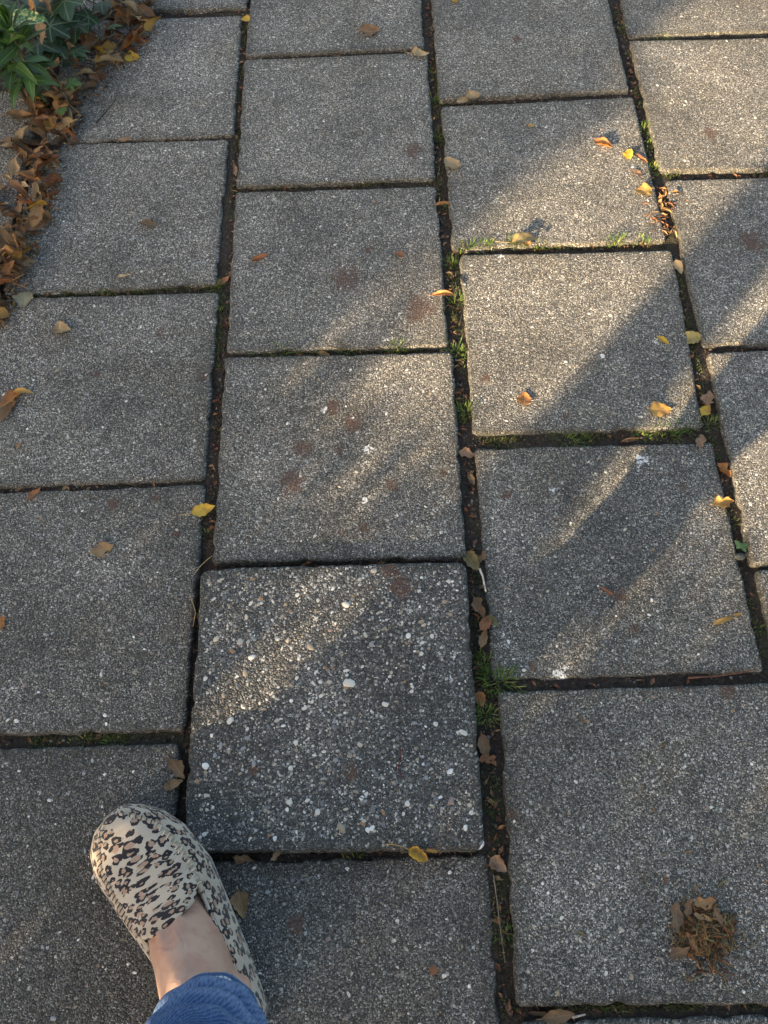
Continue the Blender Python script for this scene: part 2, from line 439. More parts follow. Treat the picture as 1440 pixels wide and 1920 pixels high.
def plain(name, col, rough=.8, nscale=120, bumpd=.001, amt=.25):
    mt, nt, bs = new_mat(name)
    v = nd(nt, 'ShaderNodeTexCoord').outputs['Object']; n_ = noise(nt, v, nscale, 4, .65).outputs[0]
    w = rng(nt, n_, .3, .7, 1 - amt, 1 + amt)
    c = mix(nt, 1.0, col, nd(nt, 'ShaderNodeCombineColor', {0: w, 1: w, 2: w}).outputs[0], 'MULTIPLY')
    nt.links.new(c, bs.inputs['Base Color']); bs.inputs['Roughness'].default_value = rough
    nt.links.new(bump(nt, n_, .6, bumpd), bs.inputs['Normal'])
    return mt

M_SLAB = slab_material('washed_concrete', False)
M_COARSE = slab_material('coarse_washed_concrete', True)
M_PEB = pebble_material()
M_SOIL = soil_material('joint_soil', .62)
M_TINT = tint_material('litter'); M_GRASS = tint_material('grass_blade', .55, .25)
M_DRY = dry_leaf_material(); M_IVY = green_leaf_material('ivy_leaf', True); M_GREEN = green_leaf_material('shrub_leaf')
M_VAR = variegated_material()
M_STEM = plain('stem', (.07, .06, .03)); M_DSTEM = plain('dry_stem', (.36, .28, .19))
M_BARK = plain('bark', (.09, .07, .05), .9, 40, .01, .4)

# ------------------------------------------------------------------ the pavement
SLABS = {
'1a':[(-0.4602,1.2771),(-0.1602,1.2771),(-0.1602,0.9771),(-0.4602,0.9771)],
'1b':[(-0.4664,0.9601),(-0.1675,0.9573),(-0.1657,0.6622),(-0.4657,0.6601)],
'1c':[(-0.4728,0.6571),(-0.1727,0.6542),(-0.1745,0.3628),(-0.4724,0.3571)],
'1d':[(-0.4686,0.3505),(-0.1698,0.3482),(-0.1674,0.0525),(-0.4676,0.0505)],
'1e':[(-0.4667,0.0431),(-0.167,0.0452),(-0.168,-0.2544),(-0.4676,-0.2529)],
'1f':[(-0.4702,-0.2684),(-0.1702,-0.2684),(-0.1702,-0.5684),(-0.4702,-0.5684)],
'2a':[(-0.1571,1.1504),(0.1429,1.151),(0.1407,0.8532),(-0.1548,0.8478)],
'2b':[(-0.1569,0.8372),(0.1446,0.8408),(0.1447,0.5527),(-0.1538,0.5492)],
'2c':[(-0.1549,0.5405),(0.1447,0.5373),(0.1451,0.242),(-0.151,0.2459)],
'2d':[(-0.1526,0.2354),(0.15,0.2304),(0.1479,-0.0644),(-0.1499,-0.0609)],
'2e':[(-0.1592,-0.0729),(0.1464,-0.0748),(0.1437,-0.3826),(-0.1562,-0.3779)],
'2f':[(-0.1523,-0.3874),(0.1477,-0.3864),(0.1477,-0.6844),(-0.1523,-0.6844)],
'3a':[(0.1591,1.0249),(0.4591,1.0262),(0.4606,0.7277),(0.1603,0.7234)],
'3b':[(0.1619,0.7072),(0.4642,0.7125),(0.466,0.4133),(0.1617,0.4118)],
'3c':[(0.1716,0.4004),(0.4712,0.3961),(0.4582,0.1028),(0.1694,0.1048)],
'3d':[(0.1706,0.0845),(0.4653,0.0815),(0.4636,-0.2091),(0.1684,-0.2106)],
'3e':[(0.1731,-0.2237),(0.471,-0.2236),(0.4665,-0.5236),(0.1656,-0.5176)],
'3f':[(0.1667,-0.5316),(0.4667,-0.5316),(0.4667,-0.8316),(0.1667,-0.8316)],
'4a':[(0.4809,1.1599),(0.7809,1.1599),(0.7809,0.8599),(0.4809,0.8599)],
'4b':[(0.4806,0.8464),(0.7804,0.8387),(0.7767,0.5387),(0.4793,0.5498)],
'4c':[(0.4832,0.5309),(0.7819,0.5284),(0.7817,0.2284),(0.4822,0.2275)],
'4d':[(0.4847,0.2152),(0.7817,0.2152),(0.7794,-0.0848),(0.4774,-0.0845)],
'4e':[(0.4799,-0.0926),(0.7799,-0.0926),(0.7799,-0.3926),(0.4799,-0.3926)],
}
def ring_slab(x0, y1): return [(x0, y1), (x0 + .3, y1), (x0 + .3, y1 - .298), (x0, y1 - .298)]
for i in range(8): SLABS['0%d' % i] = ring_slab(-.783, .786 - .305 * i)
for i in range(3): SLABS['1%d' % i] = ring_slab(-.472, -.58 - .305 * i)
SLABS['1x'] = ring_slab(-.462, 1.586)
for i in range(3): SLABS['2%d' % i] = ring_slab(-.155, -.697 - .305 * i)
SLABS['2x'] = ring_slab(-.156, 1.46)
for i in range(2): SLABS['3%d' % i] = ring_slab(.165, -.843 - .305 * i)
SLABS['3x'] = ring_slab(.16, 1.333)
for i in range(3): SLABS['4%d' % i] = ring_slab(.48, -.405 - .305 * i)
SLABS['4x'] = ring_slab(.481, 1.47)
for i in range(9): SLABS['5%d' % i] = ring_slab(.795, 1.32 - .305 * i)
for ci, x0 in enumerate((-2.35, -2.037, -1.724, -1.411, -1.097)):          # the pavement goes on beyond the frame
    for i in range(11): SLABS['L%d%d' % (ci, i)] = ring_slab(x0, .786 - .12 * (ci % 2) - .305 * i)
for ci, x0 in enumerate((1.11, 1.424, 1.738)):
    for i in range(15): SLABS['R%d%d' % (ci, i)] = ring_slab(x0, 2.2 - .1 * (ci % 2) - .305 * i)
for ci, (x0, yt, yb) in enumerate(((-.462, 1.89, -1.50), (-.156, 1.764, -1.617), (.163, 1.637, -1.458), (.481, 1.774, -1.325), (.795, 1.624, -1.43))):
    for i in range(2): SLABS['T%d%d' % (ci, i)] = ring_slab(x0, yt + .305 * i)
    for i in range(3): SLABS['B%d%d' % (ci, i)] = ring_slab(x0, yb - .305 * i)
for i in range(2): SLABS['M%d' % i] = ring_slab(-.783, -1.66 - .305 * i)
DZ = {'2e': .012, '3c': -.001, '3d': -.003, '2d': .001, '4b': .002, '4c': .0, '4d': .0015, '3b': .0005, '1e': -.002, '2f': -.003, '1f': -.002}

SHADE_TONE = {'1a': 1.2, '1b': 1.3, '1c': 1.2, '1d': 1.04, '1e': .88, '1f': .56, '2a': 1.12, '2b': 1.12, '2c': 1.1, '2d': 1.0, '2e': .9, '2f': .72, '3a': 1.14, '3b': 1.06, '3c': 1.02, '3d': .98, '3e': .92}  # near slabs darkened, far ones lightened: shade painted into their colour
# (x, y, radius) in photograph pixels: old leaf stains and bird droppings on the slabs
STAINS = [(650,520,32),(785,578,30),(623,765,16),(660,795,21),(568,840,20),(637,845,10),(545,905,25),(832,888,11),(683,988,10),
 (775,282,20),(1408,452,24),(752,1105,24),(733,1074,16),(735,910,13),(210,945,13),(290,935,10),(330,1000,9),(910,710,11),(950,925,10),
 (660,1455,15),(555,1735,17),(1365,1295,17),(1270,1283,13),(970,75,11),(1330,250,15),(1280,910,9),(1160,1115,15),(690,467,8),(480,1450,9),
 (1000,1250,9),(960,1530,12),(880,1000,8),(640,1000,7),(380,705,9),(1060,780,9),(1190,1180,9),(180,700,8),(300,625,9)]
DROPS = [(690,843,15),(685,940,11),(608,768,9),(1206,860,14),(1052,1262,20),(1268,355,11),(971,1168,10),(938,480,9),(1275,1280,10),
 (750,590,7),(1200,880,6),(645,845,6),(660,785,6),(1038,915,8),(960,735,7),(1130,665,8),(1232,640,9)]
ST_W = [(g(x, y)[:2], r * pxm(x, y)) for x, y, r in STAINS]
DR_W = [(g(x, y)[:2], r * pxm(x, y)) for x, y, r in DROPS]

def slab_mesh(key, c, n, seed):
    c = np.array(c); ctr = c.mean(0); h = .15
    c = c + np.sign(c - ctr) * .0018
    inner = np.linspace(-h + .006, h - .006, n)
    e = np.array([0, .0006, .0016, .003, .0045]); lin = np.r_[-h + e, inner, h - e[::-1]]
    k = len(lin)
    lx, ly = np.meshgrid(lin, lin, indexing='ij'); lx = lx.ravel(); ly = ly.ravel()
    d = np.minimum(h - np.abs(lx), h - np.abs(ly))
    # round the corners
    rc = .007 if key != '2e' else .012
    a = np.abs(lx) - (h - rc); b = np.abs(ly) - (h - rc); mk = (a > 0) & (b > 0)
    hy = np.hypot(a, b) + 1e-12; sc = np.where(mk, np.maximum(a, b) / hy, 1)
    qx = np.where(mk, np.sign(lx) * (h - rc + a * sc), lx); qy = np.where(mk, np.sign(ly) * (h - rc + b * sc), ly)
    # bilinear onto the real outline
    U = (qx + h) / (2 * h); V = (qy + h) / (2 * h)
    P = (np.outer((1 - U) * V, c[0]) if False else ((1 - U) * V)[:, None] * c[0] + (U * V)[:, None] * c[1] + (U * (1 - V))[:, None] * c[2] + ((1 - U) * (1 - V))[:, None] * c[3])
    # crumbly arris
    near = np.clip(1 - d / .005, 0, 1)
    chip = (vn(P[:, 0] * 260, P[:, 1] * 260, seed) * .5 + vn(P[:, 0] * 70, P[:, 1] * 70, seed + 3) ** 3 * 1.9) * .0026 * near
    dirv = ctr - P; dirv /= np.linalg.norm(dirv, axis=1)[:, None] + 1e-9
    P = P + dirv * chip[:, None]
    r = .0052
    prof = np.where(d < r, r - np.sqrt(np.clip(r * r - (r - d) ** 2, 0, None)), 0)
    z = -prof * .85 + (fbm(P[:, 0] * 14, P[:, 1] * 14, seed) - .5) * .0016 + (vn(P[:, 0] * 300, P[:, 1] * 300, seed + 9) - .5) * .0007
    t = random.uniform(-.006, .006), random.uniform(-.006, .006)
    z = z + (P[:, 0] - ctr[0]) * t[0] + (P[:, 1] - ctr[1]) * t[1] + DZ.get(key, random.uniform(-.0012, .0012))
    stain = np.zeros(len(P)); drop = np.zeros(len(P))
    for arr, L_ in ((stain, ST_W), (drop, DR_W)):
        for q, R_ in L_:
            w = np.linalg.norm((P - q) * np.array([1, .9]), axis=1) / R_ + (fbm(P[:, 0] * 160, P[:, 1] * 160, 5) - .5) * .9
            arr[:] = np.maximum(arr, np.clip((1.35 if arr is stain else 1.12) - w, 0, 1))
    grime = np.clip(1 - d / (.012 + .02 * fbm(P[:, 0] * 25, P[:, 1] * 25, seed + 1)), 0, 1) ** 1.3
    v = np.c_[P - ctr, z]; f = grid_faces(k, k)
    f = [q[::-1] for q in f]
    # sides
    ring = [i * k for i in range(k)] + [(k - 1) * k + j for j in range(1, k)] + [i * k + k - 1 for i in range(k - 2, -1, -1)] + [j for j in range(k - 2, 0, -1)]
    R0 = len(v); rv = v[ring]; nr = len(ring); prev = ring
    extra = [v]; at = [stain, drop, grime]
    sg = [np.zeros(0)] * 3
    for li, dz in enumerate((.006, .016, .045)):
        w = rv.copy(); w[:, 2] -= dz
        w[:, :2] *= 1 + (vn(w[:, 0] * 250 + li * 7, w[:, 1] * 250, seed + 5)[:, None] - .5) * .012
        base = R0 + li * nr
        for q in range(nr):
            p, p2 = prev[q], prev[(q + 1) % nr]
            f.append((p, p2, base + (q + 1) % nr, base + q)[::-1])
        prev = [base + q for q in range(nr)]
        extra.append(w); sg = [np.r_[sg[0], np.zeros(nr)], np.r_[sg[1], np.zeros(nr)], np.r_[sg[2], np.ones(nr)]]
    v = np.vstack(extra)
    return mesh('paving_slab', v, f, M_COARSE if key == '2e' else M_SLAB, True, attrs={'stain': np.r_[stain, sg[0]], 'dropping': np.r_[drop, sg[1]], 'grime': np.r_[grime, sg[2]]}), ctr

pavement = tag(link('pavement', None), 'pavement of square washed concrete slabs laid in staggered rows', None, None, 'structure')
slab_obj = {}
for i, (k, c) in enumerate(SLABS.items()):
    vis = len(k) == 2 and k[0] in '1234' and k[1] in 'abcdef' or k in ('00', '01')
    me, ctr = slab_mesh(k, c, 84 if vis else (24 if len(k) == 2 and k[0] in '012345' else 10), 100 + i * 31)
    slab_obj[k] = link('paving_slab', me, pavement, (ctr[0], ctr[1], 0))
    tn = SHADE_TONE.get(k, random.uniform(.9, 1.08)); slab_obj[k].color = (tn, tn, tn, 1)
slab_obj['2e']['label'] = 'darker slab with coarse pale pebbles standing proud of its neighbours'

def dome(n=8, k=3, seed=0):
    """a half-buried pebble, about 40 triangles, unit radius"""
    r = random.Random(seed); v = []; f = []
    ax = [1 + r.uniform(-.22, .22) for _ in range(n)]
    for i in range(k):
        a = math.pi / 2 * i / k
        for j in range(n):
            w = 2 * math.pi * j / n; q = math.cos(a) ** .8 * ax[j]
            v.append((q * math.cos(w), q * math.sin(w), math.sin(a) * .9 - .15))
    v.append((r.uniform(-.1, .1), r.uniform(-.1, .1), .8))
    f = grid_faces(k, n, 0, True) + [((k - 1) * n + j, (k - 1) * n + (j + 1) % n, k * n) for j in range(n)]
    return v, f

PEB = [dome(8, 3, s) for s in range(7)]
PEB_ME = [mesh('pebble', v, f, M_PEB, True, attrs={'tint': [(1, 1, 1)] * len(v)}) for v, f in PEB]
PCOL = [((.68, .64, .56), 30), ((.52, .46, .36), 18), ((.36, .29, .2), 12), ((.17, .17, .17), 24), ((.29, .30, .31), 14), ((.34, .2, .1), 5), ((.30, .22, .19), 4), ((.82, .79, .72), 8)]
def pcol(r):
    return r.choices([c for c, _ in PCOL], [w for _, w in PCOL])[0]

def pebbles(key, count, single, smin, smax, seed):
    r = random.Random(seed); o = slab_obj[key]; mb = MB()
    c = np.array(SLABS[key]); ctr = c.mean(0); dz = DZ.get(key, 0)
    todo = []
    for i in range(count):
        x, y = r.uniform(-.143, .143), r.uniform(-.143, .143)
        s = smin + (smax - smin) * r.random() ** 4.5
        todo.append((s, x, y))
    todo.sort(reverse=True)
    for i, (s, x, y) in enumerate(todo):
        col = pcol(r); k = r.randrange(7); a = r.uniform(0, 6.28)
        sx, sy, sz = s * r.uniform(.8, 1.35), s * r.uniform(.6, .95), s * r.uniform(.16, .34)
        z = top_z(key, x + ctr[0], y + ctr[1])
        if i < single:
            q = link('pebble', PEB_ME[k], o, (x, y, z), (r.uniform(-.15, .15), r.uniform(-.15, .15), a), (sx, sy, sz))
            q.color = (*col, 1)
        else:
            ca, sa = math.cos(a), math.sin(a)
            mb.add([(x + ca * px * sx - sa * py * sy, y + sa * px * sx + ca * py * sy, z + pz * sz) for px, py, pz in PEB[k][0]], PEB[k][1], col)
    if mb.v:
        q = link('exposed_pebbles', mb.build('exposed_pebbles', M_PEB), o); q['kind'] = 'stuff'

from mathutils.bvhtree import BVHTree
_bvh = {}
def top_z(key, x, y):
    if key not in _bvh:
        me = slab_obj[key].data
        _bvh[key] = BVHTree.FromPolygons([v.co for v in me.vertices], [p.vertices[:] for p in me.polygons])
    l = slab_obj[key].location
    h = _bvh[key].ray_cast(Vector((x - l.x, y - l.y, .2)), Vector((0, 0, -1)))
    return h[0].z if h[0] else -.02

def ground_z(x, y):
    for k, c in SLABS.items():
        c = np.array(c)
        if c[:, 0].min() - .001 < x < c[:, 0].max() + .001 and c[:, 1].min() - .001 < y < c[:, 1].max() + .001:
            z = top_z(k, x, y)
            if z > -.006: return z
    return soil_z(x, y)

def soil_z(x, y):
    z = -.0062 + (fbm(np.array([x * 16]), np.array([y * 16]), 4)[0] - .5) * .012 + (vn(np.array([x * 150]), np.array([y * 150]), 8)[0] - .5) * .003
    z = min(z, -.0062 + (vn(np.array([x * 150]), np.array([y * 150]), 8)[0] - .5) * .002)
    if x < -.08 and -.5 < y < -.05: z -= .004
    return float(z)

pebbles('2e', 1700, 270, .0007, .0031, 11)
BIG = [(655,1282,20,0),(640,1553,17,2),(697,1553,12,7),(543,1505,12,0),(385,1436,14,7),(432,1351,13,0),(765,1192,12,7),(650,1134,14,0),(595,1523,12,0),(450,1203,13,1),(405,1198,12,1),(472,1232,13,7),(460,1262,13,2),(582,1212,14,2),(627,1364,12,3),(1,1,0,0),(845,1502,13,6),(690,1556,11,7),(600,1640,0,0),(545,1440,10,0),(700,1070,11,1),(722,1320,11,0),(870,1375,12,0),(790,1165,10,2),(873,1552,11,7)]
for x_, y_, d_, c_ in BIG:
    if not d_: continue
    p_ = g(x_, y_, .012); l_ = slab_obj['2e'].location; rr_ = d_ * pxm(x_, y_) / 2
    q_ = link('pebble', PEB_ME[(x_ + y_) % 7], slab_obj['2e'], (p_[0] - l_.x, p_[1] - l_.y, top_z('2e', p_[0], p_[1])), (0, 0, x_ * .7), (rr_ * 1.15, rr_ * .85, rr_ * .42)); q_.color = (*PCOL[c_][0], 1)
for i, k in enumerate(['1b','1c','1d','1e','1f','2a','2b','2c','2d','2f','3a','3b','3c','3d','3e','4a','4b','4c','4d']):
    pebbles(k, 420 if k in ('1e','1f','2f','3e','3d') else 320, 0, .0006, .0024, 40 + i)

# ------------------------------------------------------------------ soil in the joints, bed and far ground
def soil_sheet():
    xs = np.arange(-.9, 1.12, .005); ys = np.arange(-.95, 1.5, .005)
    X, Y = np.meshgrid(xs, ys, indexing='ij'); x, y = X.ravel(), Y.ravel()
    z = -.0062 + (fbm(x * 16, y * 16, 4) - .5) * .012 + (vn(x * 150, y * 150, 8) - .5) * .003
    z = np.minimum(z, -.0062 + (vn(x * 150, y * 150, 8) - .5) * .002)
    z -= np.where((x < -.08) & (y > -.5) & (y < -.05), .004, 0)
    f = [q[::-1] for q in grid_faces(len(xs), len(ys))]
    return mesh('joint_soil', np.c_[x, y, z], f, M_SOIL)
tag(link('joint_soil', soil_sheet()), 'dark crumbly soil filling the joints between slabs', None, None, 'structure')
xs = [-220, -60, -20, -8, -3, 3, 8, 20, 60, 220]
gv = [(x, y, -.024) for x in xs for y in xs]
tag(link('ground', mesh('ground', gv, [q[::-1] for q in grid_faces(10, 10)], soil_material('garden_ground', 1.6))), 'bare garden ground around the pavement', None, None, 'structure')

def bed_sheet():
    xs = np.arange(-2.2, -.455, .02); ys = np.arange(.80, 2.6, .02)
    X, Y = np.meshgrid(xs, ys, indexing='ij'); x, y = X.ravel(), Y.ravel()
    e = np.minimum((-.46 - x), (y - .80)); z = -.03 + np.clip(e / .12, 0, 1) * .05 + (fbm(x * 12, y * 12, 3) - .5) * .03
    return mesh('flower_bed', np.c_[x, y, z], [q[::-1] for q in grid_faces(len(xs), len(ys))], M_SOIL)
tag(link('flower_bed', bed_sheet()), 'dark soil of the planting bed at the upper left corner', None, None, 'structure')

#@@PERSON>
# ------------------------------------------------------------------ the person whose shoe stands on the slabs
M_LEO = leopard_material(); M_DENIM = denim_material(); M_SKIN = skin_material()
M_SOLE = plain('shoe_sole', (.10, .075, .055), .8); M_SEAM = plain('shoe_seam_suede', (.42, .335, .235), .95, 400, .0006)
M_LINING = plain('shoe_lining', (.05, .045, .04), .9); M_COAT = plain('coat_wool', (.035, .035, .04), .95)
M_HAIR = plain('hair', (.06, .04, .025), .6)

YS = [0, .004, .02, .06, .11, .16, .20, .225, .24, .248, .251]
XL = [-.006, -.017, -.027, -.031, -.036, -.047, -.0535, -.0500, -.0400, -.025, -.012]
XR = [.006, .018, .030, .036, .0405, .0445, .0375, .025, .011, .000, -.006]
HT = [.078, .078, .078, .078, .076, .060, .049, .041, .033, .024, .016]
def ipol(y, ys, vs):
    # smooth interpolation
    y = np.asarray(y, float)
    return np.interp(y, ys, vs)

def shoe_pt(y, ph, off=0.0):
    """point of the shoe's outer skin: y heel to toe, ph 0 (left sole edge) to pi (right)"""
    xl, xr, H = float(ipol(y, YS, XL)), float(ipol(y, YS, XR)), float(ipol(y, YS, HT))
    xc, w = (xl + xr) / 2, (xr - xl) / 2
    zs = .010
    c = math.cos(ph); s = max(math.sin(ph), 0)
    bulge = 1 + .05 * math.sin(min(ph, math.pi - ph) * 2.2)
    x = xc - math.copysign(abs(c) ** .72, c) * (w * bulge + off)
    z = zs + (H - zs + off) * s ** .82
    return (x, y + off * .4 * (1 if y > .2 else 0), z), xc, w

def phc(y):
    """how far up the side the upper goes: the foot opening lies behind the tongue"""
    if y > .158: return math.pi / 2
    if y > .128: t = (y - .128) / .03; return math.radians(50 + 40 * t * t)
    if y < .03: return math.radians(46 + 8 * (1 - y / .03))
    return math.radians(46 + 4 * max(0, (y - .08) / .048))

def smooth_y(n):
    t = np.linspace(0, math.pi, n); return (.2512 / 2) * (1 - np.cos(t))

def upper_mesh():
    ys = smooth_y(64); m_ = 14; V = []; UV = []; F = []
    for side in (0, 1):
        o = len(V)
        for y in ys:
            pc = phc(y)
            for j in range(m_):
                ph = pc * j / (m_ - 1); q = ph if side == 0 else math.pi - ph
                (x, yy, z), xc, w = shoe_pt(y, q)
                wr = math.sin(yy * 420 + q * 5) * .0004 + math.sin(yy * 170 + q * 9) * .0006
                V.append((x, yy, z + wr * math.sin(ph))); UV.append(((ph * .055) if side == 0 else .17 - ph * .055, yy))
        f = grid_faces(len(ys), m_, o); F += f if side == 1 else [q[::-1] for q in f]
    return mesh('upper', V, F, M_LEO, True, UV)

def apron_w(y):
    t = min(max((y - .128) / (.2385 - .128), 0), 1)
    return .62 * (1 - t ** 3.6) ** .62

def apron_pt(y, v, off):
    ph = math.pi / 2 + v * apron_w(y)
    return shoe_pt(y, ph, off)[0], ph

def apron_mesh():
    V = []; UV = []; n, m_ = 46, 22
    t = np.linspace(0, 1, n); ys = .118 + (.2385 - .118) * (1 - (1 - t) ** 1.6)
    for i, y in enumerate(ys):
        for j in range(m_):
            v = -1 + 2 * j / (m_ - 1)
            # free tongue edge: bowed, turned up a little, corners rounded back
            yy = y + max(0, 1 - i / 9) * (.006 * v * v + .009 * max(0, abs(v) - .72) / .28 + .004 * v)
            p, ph = apron_pt(yy, v * .985, .0042)
            cre = .0
            for yc, a in ((.138, .0022), (.150, .0030), (.161, .0026), (.173, .0030), (.184, .0016)):
                cre -= a * math.exp(-((yy - yc - .008 * v - .003 * math.sin(v * 4 + yc * 300)) / .0024) ** 2) * (1 - .5 * abs(v + .25 * math.sin(yc * 500)))
            lift = max(0, 1 - i / 7) * .004 * (1 - abs(v) * .6)
            pl = (1 - abs(v) ** 6) * .0012
            V.append((p[0], p[1], p[2] + cre + lift + pl)); UV.append((ph * .055 + .31, yy * 1.1 - max(0, .19 - yy) * .45))
    return mesh('apron', V, [q[::-1] for q in grid_faces(n, m_)], M_LEO, True, UV)

def seam_path(n=120):
    pts = []
    for k in range(n):
        q = -1 + 2 * k / (n - 1)
        if abs(q) > .22:
            t = (abs(q) - .22) / .78; y = .2375 - (.2375 - .130) * t ** 1.0; v = math.copysign(1, q)
            pts.append(Vector(apron_pt(y, v, .0046)[0]))
        else:
            v = q / .22; pts.append(Vector(apron_pt(.2375, v, .0046)[0]))
    for _ in range(3):
        pts = [pts[0]] + [(pts[i - 1] + pts[i] * 2 + pts[i + 1]) / 4 for i in range(1, len(pts) - 1)] + [pts[-1]]
    return pts

def shoe(parent, mirror=False):
    sh = link('shoe', None, parent)
    sx = -1 if mirror else 1
    up = link('upper', upper_mesh(), sh)
    so_ = up.modifiers.new('thickness', 'SOLIDIFY'); so_.thickness = .0024; so_.offset = -1
    ap = link('apron', apron_mesh(), sh)
    so_ = ap.modifiers.new('thickness', 'SOLIDIFY'); so_.thickness = .0026; so_.offset = -1
    sb = ap.modifiers.new('smooth', 'SUBSURF'); sb.levels = 1; sb.render_levels = 1
    # gathered seam round the apron with whip stitches across it
    pts = seam_path()
    rad = [.0031 + .0009 * math.sin(k * 1.9) for k in range(len(pts))]
    v, f = tube(pts, rad, 8)
    link('seam', mesh('seam', v, f, M_SEAM), sh)
    mb = MB()
    for k in range(4, len(pts) - 3, 2):
        t = (pts[k + 1] - pts[k - 1]).normalized(); up_ = Vector((0, 0, 1)); sd_ = t.cross(up_).normalized()
        big = 1.5 if k > 84 else 1.0
        arc = []
        for a in np.linspace(-1.2, 1.2, 6):
            arc.append(pts[k] + t * (a * .0011) + (sd_ * math.sin(a) + up_ * math.cos(a)) * (.0038 * (1.08 if big > 1 else 1)))
        mb.add(*tube(arc, .00055 * big, 5), (.5, .45, .37) if big > 1 else (.05, .045, .05))
    link('stitching', mb.build('stitching', M_TINT), sh)
    # bound collar round the foot opening
    cl = [(y, 0) for y in np.linspace(.150, .0015, 30)] + [(y, 1) for y in np.linspace(.0015, .150, 30)]
    pts2 = []
    for y, sd2 in cl:
        q = phc(y); pp = shoe_pt(y, q if sd2 == 0 else math.pi - q)[0]; pts2.append(Vector(pp) + Vector((0, 0, .0006)))
    v, f = tube(pts2, .0021, 8); link('collar_binding', mesh('collar_binding', v, f, M_LEO, True, [(.02 * (i % 8) / 8, i / 8 * .005) for i in range(len(v))]), sh)
    # sole and insole
    ys = smooth_y(48); out = [(float(ipol(y, YS, XL)) * 1.03 , y) for y in ys] + [(float(ipol(y, YS, XR)) * 1.03, y) for y in ys[::-1]]
    out = out[:-1]; n = len(out); V = []
    for z, k in ((.0005, .97), (.003, 1.0), (.009, 1.005), (.0115, .985)):
        cx, cy = 0, .125
        V += [((x - cx) * k + cx, (y - cy) * (1 + (k - 1) * .4) + cy, z) for x, y in out]
    F = grid_faces(4, n, 0, True); F = [q[::-1] for q in F]; F.append(tuple(range(n))); F.append(tuple(range(3 * n, 4 * n))[::-1])
    link('sole', mesh('sole', V, F, M_SOLE, False), sh)
    V = [(x * .93, .125 + (y - .125) * .96, .0135) for x, y in out]
    link('insole', mesh('insole', V, [tuple(range(n))[::-1]], M_LINING), sh)
    if mirror: sh.scale = (-1, 1, 1)
    return sh

def loft(secs, n=28):
    """sections (centre, forward tilt, half width, half depth) -> closed tube"""
    V = []
    for c, t, a, b in secs:
        ax = Vector((1, 0, 0)); az = Vector((0, math.sin(t), math.cos(t)))
        for k in range(n):
            w = 2 * math.pi * k / n
            V.append(tuple(Vector(c) + ax * (a * math.cos(w)) + az * (b * math.sin(w))))
    F = grid_faces(len(secs), n, 0, True)
    F.append(tuple(range(n))[::-1]); o = (len(secs) - 1) * n; F.append(tuple(range(o, o + n)))
    return V, F

def ball(c, r, n=12):
    V = []; F = []
    if not hasattr(r, '__len__'): r = (r, r, r)
    for i in range(n // 2 + 1):
        p = math.pi * i / (n // 2) 
        for k in range(n):
            w = 2 * math.pi * k / n
            V.append((c[0] + r[0] * math.sin(p) * math.cos(w), c[1] + r[1] * math.sin(p) * math.sin(w), c[2] + r[2] * math.cos(p)))
    return V, grid_faces(n // 2 + 1, n, 0, True)

HEEL = np.array([-.0840, -.544]); FA = math.radians(121.5) - math.pi / 2
def foot_to_world(p, heel=HEEL, fa=FA):
    c, s = math.cos(fa), math.sin(fa)
    return (heel[0] + p[0] * c - p[1] * s, heel[1] + p[0] * s + p[1] * c, p[2])
HEEL2 = np.array([.16, -.90]); FA2 = math.radians(82) - math.pi / 2

